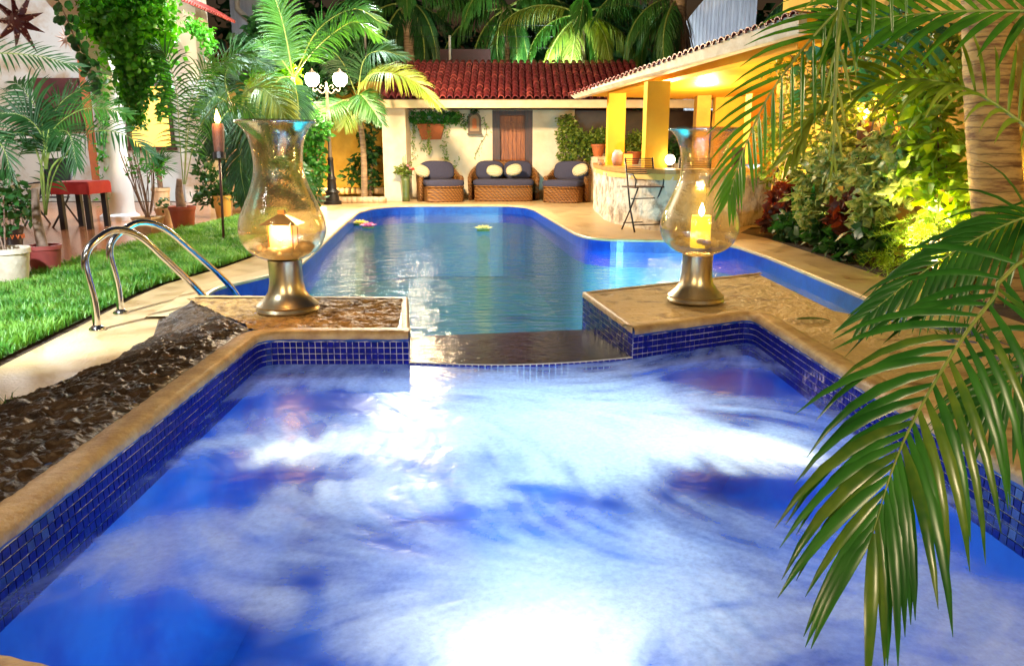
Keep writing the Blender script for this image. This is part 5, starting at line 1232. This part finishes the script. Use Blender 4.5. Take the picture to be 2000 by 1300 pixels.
simple_palm('dark palm with drooping fronds standing left of the first hurricane lamp', (-5.0, 13.6, 0), D(452, 200, 13.6), [
    [(452, 210, 13.6), (440, 150, 13.6), (470, 110, 13.4), (530, 130, 13.2)], ['palm_leaf_dark', (452, 210, 13.6), (480, 220, 13.2), (500, 280, 13), (505, 350, 12.9)], ['palm_leaf_dark', (452, 210, 13.6), (430, 240, 13.2), (425, 300, 13.1)],
    ['palm_leaf_yellow', (452, 205, 13.6), (500, 170, 13.2), (540, 200, 13), (570, 260, 12.9)], ['palm_leaf_dark', (452, 205, 13.6), (420, 190, 13.4), (395, 220, 13.2)], ['palm_leaf_dark', (452, 210, 13.6), (470, 260, 13.1), (470, 330, 13), (480, 390, 13)]], L_PALMD, **kw)
for k, (lab, cs, rad, n_, sz, m) in enumerate([
    ('bright lime green bush glowing beside the lamp post', [(520, 165, 15.6), (545, 185, 15.4), (570, 200, 15.3), (530, 215, 15.5), (555, 150, 15.8)], [.34, .38, .3, .34, .26], 2600, .13, leafmat('lit_lime', (.08, .30, .02), (.2, .5, .04), ns=5)),
    ('leafy shrub lit behind the left hurricane glass', [(600, 290, 16.2), (620, 250, 16.2), (612, 330, 16.2)], [.32, .3, .3], 900, .13, L_IVY),
    ('dark low shrub under the palms by the lawn', [(520, 340, 14.6), (560, 350, 14.6), (490, 370, 14.4), (590, 370, 15.2)], [.5, .45, .4, .4], 1800, .14, L_DARK),
    ('thin dark shrub in front of the yellow wall beside the house', [(715, 270, 18.6), (705, 320, 18.6), (728, 300, 18.6), (690, 340, 18.6), (720, 350, 18.6), (735, 235, 18.6)], [.2, .28, .2, .24, .3, .26], 620, .16, L_DARK),
    ('dark shrub against the grey building above the palms', [(500, 95, 18.2), (520, 60, 18.4), (560, 120, 18)], [.5, .4, .6], 1300, .2, L_DARK),
    ('mass of dark leaves behind the lime bush', [(500, 230, 17.4), (560, 260, 17.8), (600, 180, 18), (650, 110, 18.5), (600, 120, 18.5)], [.7, .8, .7, .8, .7], 3200, .2, L_DARK)]):
    C = [tuple(D(*c)) for c in cs]; V, F = leaves(n_, clump(C, rad), sz, seed=50 + k); bse = Vector((C[0][0], C[0][1], 0))
    plant('shrub', lab, 'shrub', bse, [('foliage', V, F, m)], [([bse + Vector((dx_, 0, 0)), (bse + Vector(C[i])) / 2 + Vector((dx_, 0, 0)), Vector(C[i])], .025) for i, dx_ in ((0, -.05), (1, .08), (2, .02))])

# ================================================================= PALMS BEYOND THE HOUSE
bgk = dict(n=60, ll=.75, lw=.045, droop=3.0, lift=.0)
V1 = lambda m, e, c, s, L=2.7: frond_variant((m.name, e, c, s), L, e, c, m, seed=s, **bgk)
bg = [('coconut palm standing behind the roof left of the fence post', (-2.75, 22.5), 5.0, .16, L_PALMD, 16), ('palm with yellow green fronds hanging over the roof middle', (1.95, 21.2), 4.5, .13, L_PALMY, 16),
      ('palm with dark teal fronds behind the middle of the roof', (-.3, 22.6), 4.9, .15, L_PALM, 17), ('thick palm trunk clothed in dry fronds behind the pavilion roof', (4.1, 20.0), 4.7, .22, L_PALM, 15), ('palm with dark drooping fronds above the white shed', (8.2, 21.0), 4.8, .16, L_PALMD, 12)]
for k, (lab, (x, y), h, r, m, nf) in enumerate(bg):
    fr = []
    for i in range(nf):
        if k == 3 and not 100 < 360 * i / nf < 265: continue
        e = [25, -5, -30, -50][i % 4]; mm = m if i % 3 else L_PALM
        fr.append((V1(mm, e, 95, i % 2), 360 * i / nf + random.uniform(-10, 10), 0, random.uniform(.85, 1.1)))
    t = palm('palm_tree', lab, (x, y, 0), h, r, fr, lean=(random.uniform(-.2, .2), 0), group='tall palms beyond the pool house')
    if k == 3:
        b = MB()
        for i in range(160):
            a = random.uniform(0, 2 * pi); v, f = leaflet((cos(a) * .18, sin(a) * .18, random.uniform(3.0, 4.4)), (cos(a) * .5, sin(a) * .5, -1), Vector((cos(a), sin(a), 0)), random.uniform(.5, 1.0), .05, .5, seg=3); b.add(v, f)
        b.build('dry_skirt', L_DRY, t)
for k, (lab, cs) in enumerate([('dark tree mass behind the left half of the pool house', [(-6, 27, 3), (-4, 27, 4.5), (-2, 27.5, 3.5), (-7.5, 26, 5)]), ('dark tree mass behind the right half of the pool house', [(.5, 27, 3.2), (3, 27, 4.6), (5, 27.5, 3), (1.5, 28, 5), (8, 27, 4)])]):
    V, F = leaves(5200, clump(cs, [1.7] * len(cs)), .38, seed=70 + k); bse = Vector((cs[1][0], 27.2, 0)); plant('dense_tree', lab, 'tree', bse, [('crown', V, F, L_DARK)], [([bse, Vector(cs[1])], .2)])
fw = thing('wire_fence', 'dark maroon fence with wires and a pale post behind the roof', 'fence', (-.6, 20.6, 0)); MB().box((-1.2, 20.9, 1.85), (1.3, .08, 3.55)).build('panel', mat('maroon_fence', (.03, .004, .005), .8, col2=(.015, .004, .004), ns=3), fw, world=True)
for px, py0 in ((878, 70), (712, 50)): q = D(px, py0, 20.6); MB().tube([(q.x, 20.6, 0), (q.x, 20.6, q.z)], .03, 8).build('post', mat('pale_post', (.35, .33, .30), .6), fw, world=True)
for py in (50, 72, 94): MB().tube([D(715, py, 20.55), D(1080, py, 20.55)], .004, 4).build('wire', DARKM, fw, world=True)

# ================================================================= RIGHT GARDEN
def BW(px, py, x=3.9):
    Y = x * FPX / (px - 1000) * .985; return D(px, py, Y)
pt = thing('palm_tree', 'stout ringed palm trunk against the yellow wall at the right', 'palm tree', BW(1985, 470, 3.95)); pt.location.z = 0
b0 = Vector(pt.location); top = BW(1925, -120, 3.9); L_ = top - b0
fine = [L_ * (i / 150) + Vector((-.04 * sin(pi * i / 150), 0, 0)) for i in range(151)]
rr = [.185 * (1 - .12 * i / 150) * (1 + .035 * ((i % 5) / 5.0)) for i in range(151)]; MB().tube(fine, rr, 28).build('trunk', mat('ringed_trunk', (.62, .42, .16), .7, col2=(.22, .11, .05), ns=3.5, detail=9, bump=.8, bs=26, stretch=(1, 1, 5), contrast=(.45, .62)), pt, smooth='auto')
_m = MATS['ringed_trunk']; _N = _m.node_tree.nodes; _L = _m.node_tree.links; _P = _N['Principled BSDF']
_w = _N.new('ShaderNodeTexWave'); _w.bands_direction = 'Z'; _w.wave_profile = 'SAW'; _w.inputs['Scale'].default_value = 3.4; _w.inputs['Distortion'].default_value = 1.6; _w.inputs['Detail'].default_value = 3; _w.inputs['Detail Scale'].default_value = 1.2
_t = _N.new('ShaderNodeTexCoord'); _L.new(_t.outputs['Object'], _w.inputs[0]); _r = _N.new('ShaderNodeMapRange'); _r.inputs[1].default_value = .0; _r.inputs[2].default_value = .16; _r.inputs[3].default_value = .28; _L.new(_w.outputs['Fac'], _r.inputs[0])
_x = _N.new('ShaderNodeMix'); _x.data_type = 'RGBA'; _x.blend_type = 'MULTIPLY'; _x.inputs[0].default_value = 1
_L.new(_P.inputs['Base Color'].links[0].from_socket, _x.inputs[6]); _L.new(_r.outputs[0], _x.inputs[7]); _L.new(_x.outputs[2], _P.inputs['Base Color'])
for az in (0, 75, 150, 215, 290): link('frond', V1(L_PALM, 35, 75, 0), pt, Matrix.Translation(L_) @ Matrix.Rotation(radians(az), 4, 'Z'))
right = [
 ('small leaved climber covering the wall by the bar', [(1540, 130, 4.1), (1560, 200, 4.1), (1530, 270, 4.1), (1600, 140, 4.1), (1510, 330, 4.05), (1590, 250, 4.1), (1570, 330, 4.0), (1620, 200, 4.0), (1660, 230, 4.0), (1700, 200, 4.05), (1740, 170, 4.05), (1640, 270, 4.0), (1500, 250, 4.1), (1850, 110, 4.1)], .28, 2300, .10, L_OLIVE, .5),
 ('teal leaved creeper high on the yellow wall', [(1640, 40, 4.1), (1690, 90, 4.1), (1580, 60, 4.1), (1740, 60, 4.1), (1800, 80, 4.1)], .28, 650, .11, L_TEAL, .6),
 ('grey green variegated shrub in front of the torch', [(1600, 330, 3.8), (1640, 300, 3.8), (1660, 360, 3.75), (1720, 300, 3.8), (1730, 370, 3.75), (1590, 380, 3.7), (1780, 320, 3.8)], .26, 1100, .17, L_GREY, .5),
 ('lime leafy shrub beside the ringed palm trunk', [(1780, 190, 3.95), (1830, 170, 3.95), (1810, 250, 3.9), (1850, 300, 3.9), (1790, 330, 3.85), (1850, 380, 3.85)], .25, 750, .16, L_LIME, .5),
 ('maroon croton at the edge of the bed beside the bar', [(1530, 385, 3.75), (1540, 410, 3.75), (1555, 380, 3.75), (1520, 425, 3.7)], .19, 700, .12, L_MAROON, .8),
 ('dark red cordyline below the variegated shrub', [(1670, 400, 3.7), (1680, 440, 3.7), (1650, 420, 3.7)], .16, 420, .14, L_MAROON, .9),
 ('dark green broad leaved plant at the front of the bed', [(1570, 440, 3.65), (1610, 455, 3.65), (1650, 470, 3.6), (1700, 465, 3.6), (1540, 445, 3.6)], .19, 700, .14, L_DARK, .7),
 ('pale green rosette plants spilling over the bed edge', [(1600, 420, 3.65), (1700, 420, 3.65), (1720, 350, 3.8)], .20, 600, .12, L_GREY, .7)]
for k, (lab, cs, rad, n_, sz, m, asp) in enumerate(right):
    C = [tuple(BW(*c)) for c in cs]; V, F = leaves(n_, clump(C, [rad] * len(C)), sz, seed=80 + k, aspect=asp); i0 = max(range(len(C)), key=lambda i: cs[i][1]); bse = Vector((C[i0][0], C[i0][1], 0))
    plant('garden_shrub', lab, 'shrub', bse, [('foliage', V, F, m)], [([bse, (bse + Vector(c)) / 2 + Vector((.03, .02, 0)), Vector(c)], .014) for c in C[:5]])
# big round leaves, each its own piece
t = thing('sea_grape', 'sea grape with large round veined leaves on the yellow wall', 'shrub', (3.95, 8.4, 0)); ld = disc(.10, 14).build('leaf', L_TEAL); lme = ld.data; bpy.data.objects.remove(ld); rn = random.Random(12); sp_ = [(1672, 92), (1697, 145), (1795, 82), (1660, 60), (1720, 70), (1745, 130), (1640, 120), (1800, 120), (1555, 140), (1535, 95), (1525, 40), (1600, 170), (1765, 50), (1830, 110), (1560, 190), (1590, 105), (1490, 90), (1690, 180), (1735, 30), (1512, 65)]
b = MB()
for x, y in sp_:
    p = BW(x, y, 3.85) - t.location; M = Matrix.Translation(p) @ Matrix.Rotation(rn.uniform(-.5, .5), 4, 'Z') @ Matrix.Rotation(pi / 2 + rn.uniform(-.7, .5), 4, 'X') @ Matrix.Rotation(rn.uniform(0, 6), 4, 'Z') @ Matrix.Scale(rn.uniform(.7, 1.25), 4); link('leaf', lme, t, M); b.tube([p, p + Vector((.12, .05, -.12)), (.2, 0, p.z * .5)], .005, 4)
b.build('stem', BARK, t)
# individual long leaves of the lime plant and strap leaves by the croton
t = thing('broad_leaf_plant', 'green broad leaved plant leaning over the red croton', 'plant', tuple(BW(1560, 470, 3.6).xy) + (0,))
for x0, y0, x1, y1 in ((1560, 470, 1525, 380), (1560, 470, 1550, 365), (1565, 470, 1575, 370), (1570, 470, 1610, 395), (1560, 470, 1500, 430), (1580, 470, 1640, 420), (1575, 470, 1590, 350), (1560, 470, 1540, 420)):
    a, c = BW(x0, y0, 3.6), BW(x1, y1, 3.6); v, f = leaflet(a - t.location, c - a, Vector((-.6, -1, .2)), (c - a).length, .10, .35, seg=6, fold=.15); MB().add(v, f).build('leaf', L_DARK if y1 > 375 else L_IVY, t, smooth=True)
# asparagus fern
t = thing('asparagus_fern', 'feathery lime asparagus fern spilling from the bed at the right', 'fern', tuple(BW(1850, 520, 3.7).xy) + (0,))
rg = np.random.RandomState(9); b = MB()
for k in range(330):
    c = [(1760, 440), (1830, 420), (1900, 430), (1960, 410), (1720, 480), (1800, 480), (1880, 480), (1940, 460), (1700, 520), (1750, 540)][k % 10]
    o = BW(c[0] + rg.uniform(-30, 30), c[1] + 25 + rg.uniform(-15, 20), 3.75 + rg.uniform(-.2, .15)) - t.location; a = rg.uniform(0, 2 * pi); d = Vector((cos(a), sin(a), rg.uniform(.2, 1.2))).normalized(); L = rg.uniform(.22, .42)
    pts = [o + d * L * s + Vector((0, 0, -.22 * s * s)) for s in np.linspace(0, 1, 7)]
    b.tube(pts, .0025, 3, cap=False)
    for i in range(1, 7):
        for j in range(7):
            q = Vector(rg.normal(size=3)).normalized(); v0 = pts[i] - (pts[i] - pts[i - 1]) * rg.rand(); w = q.cross(d).normalized() * .003; b.add([v0 + w, v0 - w, v0 + (q + d * .8) * .045], [(0, 1, 2)])
b.build('foliage', L_LIME, t, world=False, fix=False)
# strap grass under the foreground palm
for lab, cc, n_ in (('tuft of strappy grass leaves on the stone right of the spa', (1880, 690), 90), ('strappy plant at the foot of the foreground palm', (1960, 760), 90), ('small grass tuft by the rocks at the left edge', (5, 800), 40)):
    q = G(cc[0], cc[1], 0); t = thing('grass_tuft', lab, 'grass tuft', (q.x, q.y, 0.0)); b = MB()
    for k in range(n_):
        a = random.uniform(0, 2 * pi); e_ = random.uniform(.5, 1.4); s_ = .35 if cc[0] > 100 else .13; v, f = leaflet((random.uniform(-.1, .1) * s_ * 3, random.uniform(-.1, .1) * s_ * 3, .0), (cos(a) * cos(e_), sin(a) * cos(e_), sin(e_)), Vector((0, 0, 1)), random.uniform(.5, 1) * s_, .012 if s_ > .2 else .006, 3.0 if s_ > .2 else 5, seg=4); b.add(v, f)
    b.build('blades', L_PALM, t)
t = thing('fallen_leaf', 'green fallen leaf lying on the stone ledge by the right lamp', 'leaf', G(1590, 622, RZ + .02)); v, f = leaflet((-.11, 0, 0), (1, .15, .12), Vector((0, 0, 1)), .24, .055, 1.0, seg=6, fold=.2); MB().add(v, f).build('blade', L_PALM, t, smooth=True)

# ================================================================= FOREGROUND PALM
fp = thing('areca_palm', 'glossy areca palm whose fronds hang over the spa at the right', 'palm', (2.75, 2.3, 0), 0)
b = MB()
for x, y, h in ((0, 0, 1.5), (.12, .08, 1.7), (-.02, .16, 1.3)): b.tube(spline([(x, y, 0), (x + .03, y, h * .5), (x, y, h)], 20), [.035 * (1 + .1 * (i % 4 == 0)) for i in range(20)], 10)
b.build('stem', STEM, fp, smooth=True)
def big_frond(pts, N0, m, n, ll, lw, droop, phi, start, rr=.007, seed=0, prof=None, lift=.1, sides=(1, -1), jit=.06, extra=None):
    path = [D(*p) for p in pts] if extra is None else [D(*p) for p in pts[:0]] + extra + [D(*p) for p in pts]
    path = [p - fp.location for p in path]
    P, sh = frond_shapes(path, N0, n=n, ll=ll, lw=lw, droop=droop, phi=phi, start=start, seed=seed, prof=prof, lift=lift, sides=sides, jit=jit)
    fr = MB().tube(P[::3] + [P[-1]], [rr * (1 - .8 * i / 20) for i in range(len(P[::3]) + 1)], 8).build('frond', STEM, fp, smooth=True)
    for v, f in sh: MB().add(v, f).build('leaflet', random.choice(m) if isinstance(m, list) else m, fr, smooth=True, fix=False)
    return fr
root1 = [Vector((2.72, 2.35, 1.35))]
full_p = lambda s: .72 + .28 * sin(min(1, s * 2.2) * pi / 2) - .30 * max(0, s - .6) / .4
L_FG3 = leafmat('foreground_leaf_worn', (.02, .09, .012), (.10, .16, .02), rough=.28, trans=.3, ns=9)
L_FG = leafmat('foreground_leaf', (.014, .085, .010), (.035, .15, .018), rough=.33, trans=.22, ns=6)
big_frond([(2060, 470, 2.1), (1935, 590, 1.95), (1860, 690, 1.82), (1790, 810, 1.68), (1745, 910, 1.56), (1705, 1040, 1.46)], (-.25, -.8, .55), [L_FG, L_FG, L_FG3], 24, .42, .030, 1.6, (66, 16), .20, seed=3, prof=full_p, extra=[Vector((2.72, 2.35, 1.5))], lift=.05)
L_FG2 = leafmat('foreground_leaf_mid', (.03, .12, .012), (.07, .20, .02), rough=.25, trans=.3, ns=6)
big_frond([(2100, 400, 2.5), (2000, 425, 2.5), (1900, 470, 2.55), (1790, 540, 2.6), (1700, 610, 2.65)], (-.2, -.6, .75), L_FG, 24, .36, .028, 2.2, (60, 20), .2, seed=5, extra=[Vector((2.72, 2.35, 1.5))])
big_frond([(2150, 20, 2.3), (2010, 22, 2.3), (1850, 24, 2.35), (1700, 40, 2.4), (1635, 70, 2.4)], (0, -.7, .7), L_FG2, 26, .34, .03, .8, (62, 25), .2, seed=6, extra=[Vector((2.72, 2.35, 1.7))], lift=.3)
big_frond([(2120, 320, 2.4), (2010, 250, 2.4), (1900, 178, 2.45), (1790, 155, 2.5), (1700, 168, 2.55), (1600, 215, 2.6), (1545, 300, 2.6)], (0, -.6, .8), MATS['palm_leaf_yellow'], 30, .30, .022, 2.2, (58, 22), .2, seed=7, extra=[Vector((2.72, 2.35, 1.5))], lift=.5)
big_frond([(2050, -260, 2.3), (1850, -160, 2.3), (1700, -40, 2.35), (1590, 70, 2.4), (1500, 190, 2.42), (1450, 300, 2.42), (1425, 380, 2.42)], (0, -.9, .4), L_FG2, 24, .27, .015, 1.3, (62, 14), .3, seed=8, extra=[Vector((2.72, 2.35, 1.7))])
big_frond([(2100, -200, 2.2), (1800, -160, 2.2), (1660, -60, 2.25), (1638, 60, 2.3), (1632, 180, 2.3), (1628, 300, 2.3)], (0, -1, .1), MATS['palm_leaf_yellow'], 7, .22, .012, 2.0, (30, 8), .4, rr=.014, seed=9, extra=[Vector((2.72, 2.35, 1.7))])
big_frond([(2080, 640, 2.3), (2020, 700, 2.3), (1960, 760, 2.3), (1900, 800, 2.3)], (-.3, -.6, .7), L_FG, 14, .35, .03, 2.2, (60, 20), .2, seed=10, extra=[Vector((2.72, 2.35, 1.3))])

# ================================================================= LIGHTS OF THE PLACE, PLUS ASSUMED LAMPS AND ADDED FILL LIGHTS
def added_flood(lab, loc, target, power, col, spot=150, size=.12, vis=True):
    t = thing('floodlight', lab, 'floodlight', loc, 0); d = (Vector(target) - Vector(loc)).normalized(); q = d.to_track_quat('-Z', 'Y').to_matrix()
    MB().box(-d * .06, (.26, .18, .08), M=q).build('housing', DARKM, t); MB().box(d * -.012, (.22, .14, .01), M=q).build('lens', emit('added_flood_lens', col, 12), t)
    MB().tube([-d * .1, -d * .12 + Vector((0, .12, .1))], .015, 6).build('bracket', DARKM, t)
    return lamp('added_flood_beam', 'SPOT', Vector(loc) + d * .03, power, col, size, target, spot, .5)
COOL = (.86, .95, 1.0); WARM = (1, .72, .38)
added_flood('assumed white floodlight high above the palm behind the lamp post', (-2.7, 17.0, 4.6), (-2.4, 7, 0), 550, COOL)  # lamp out of view, assumed from the lit palms and grass
added_flood('assumed white floodlight above the near end of the lawn', (-3.5, 3.0, 3.0), (-3.7, 6.2, 0), 900, COOL, spot=78)  # unseen lamp, assumed from the bright near grass
added_flood('assumed white floodlight near the far eave of the arcade house', (-4.6, 13.2, 4.9), (-6.5, 13.8, 2.6), 950, COOL)  # lamp above the view, assumed from the bright ivy and wall
added_flood('added unseen white floodlight brightening the far palms beyond the house', (1.0, 19.8, 2.8), (1.0, 22, 4.4), 420, (.8, 1, .9))  # floodlight added behind the roof ridge, unseen, to light the palms
added_flood('added warm fill light behind the viewer on the left', (-2.6, -1.6, 3.0), (-.6, 4.2, 0), 260, (1, .74, .42))  # unseen fill added behind the camera, its source only assumed
added_flood('added warm fill light behind the viewer on the right', (2.8, -1.2, 3.0), (1.4, 4.0, 0), 240, (1, .76, .46))  # matching unseen fill, added to light the foreground from behind the camera
added_flood('added unseen floodlight brightening the corrugated shed behind the pavilion', (5.4, 20.6, 2.7), (6.2, 24, 4.0), 260, (.85, .93, 1))  # floodlight added out of sight to brighten the shed wall
lamp('assumed_bar_light', 'POINT', (3.3, 13.6, 2.1), 120, (1, .70, .30), .15)  # both bar lamps assumed from the warm light inside, no fixture
lamp('assumed_bar_light', 'POINT', (2.5, 12.6, 2.0), 50, (1, .70, .30), .12)
lamp('added_patio_light', 'POINT', (-8.8, 13.6, 3.6), 200, (.95, .96, 1), .15)  # unseen lamp added inside the arcade, without a fixture
lamp('house_fill_light', 'POINT', (-1.7, 13.8, 3.0), 800, (1, .72, .40), .15)  # unseen fill added above the pool, without a fixture, to brighten the house front
lamp('assumed_garden_uplight', 'SPOT', (3.62, 6.7, .12), 180, (1, .74, .30), .06, (4.3, 6.9, 2.2), 130, .6)  # uplights in this bed assumed from the warm light on the trunk
lamp('assumed_garden_uplight', 'SPOT', (3.62, 8.9, .12), 220, (1, .74, .30), .06, (4.3, 9.2, 2.0), 130, .6)
lamp('assumed_garden_uplight', 'SPOT', (3.60, 10.8, .3), 140, (1, .70, .24), .06, (4.2, 11.0, 2.0), 130, .6)
lamp('assumed_wall_uplight', 'POINT', (-4.5, 18.3, .3), 45, (1, .66, .22), .08)  # lamp assumed from the yellow light on the wall behind
lamp('pool_light', 'SPOT', (.1, 5.62, -.4), 2600, (.42, .9, 1), .1, (.1, 6.9, -1.45), 125, .8)
lamp('spa_light', 'SPOT', (.08, 1.40, -.42), 18, (1, .92, .78), .1, (.08, 2.0, -.05), 120, .8)
lamp('added_jet_light', 'SPOT', (-1.38, 2.75, -.32), 42, (1, .80, .52), .05, (-.4, 3.0, -.08), 70, .8)  # both jet spots added under the foam for its cream glow
lamp('added_jet_light', 'SPOT', (1.5, 2.85, -.32), 42, (1, .80, .52), .05, (.5, 3.0, -.08), 70, .8)
lamp('spa_light', 'SPOT', (-.8, 3.4, -.85), 10, (.8, .92, 1), .1, (-.8, 3.4, 0), 96, .8)  # this and the spa lamps below are added to light the foam
lamp('spa_light', 'SPOT', (.8, 3.4, -.85), 16, (.8, .92, 1), .1, (.8, 3.4, 0), 96, .8)
lamp('spa_light', 'SPOT', (.05, 2.9, -.9), 6, (.75, .92, 1), .1, (.05, 2.9, 0), 110, .8)
lamp('spa_light', 'POINT', (.1, 2.5, -.7), 12, (.7, .88, 1), .3)
lamp('spa_light', 'POINT', (.1, 3.6, -.65), 12, (.7, .88, 1), .3)
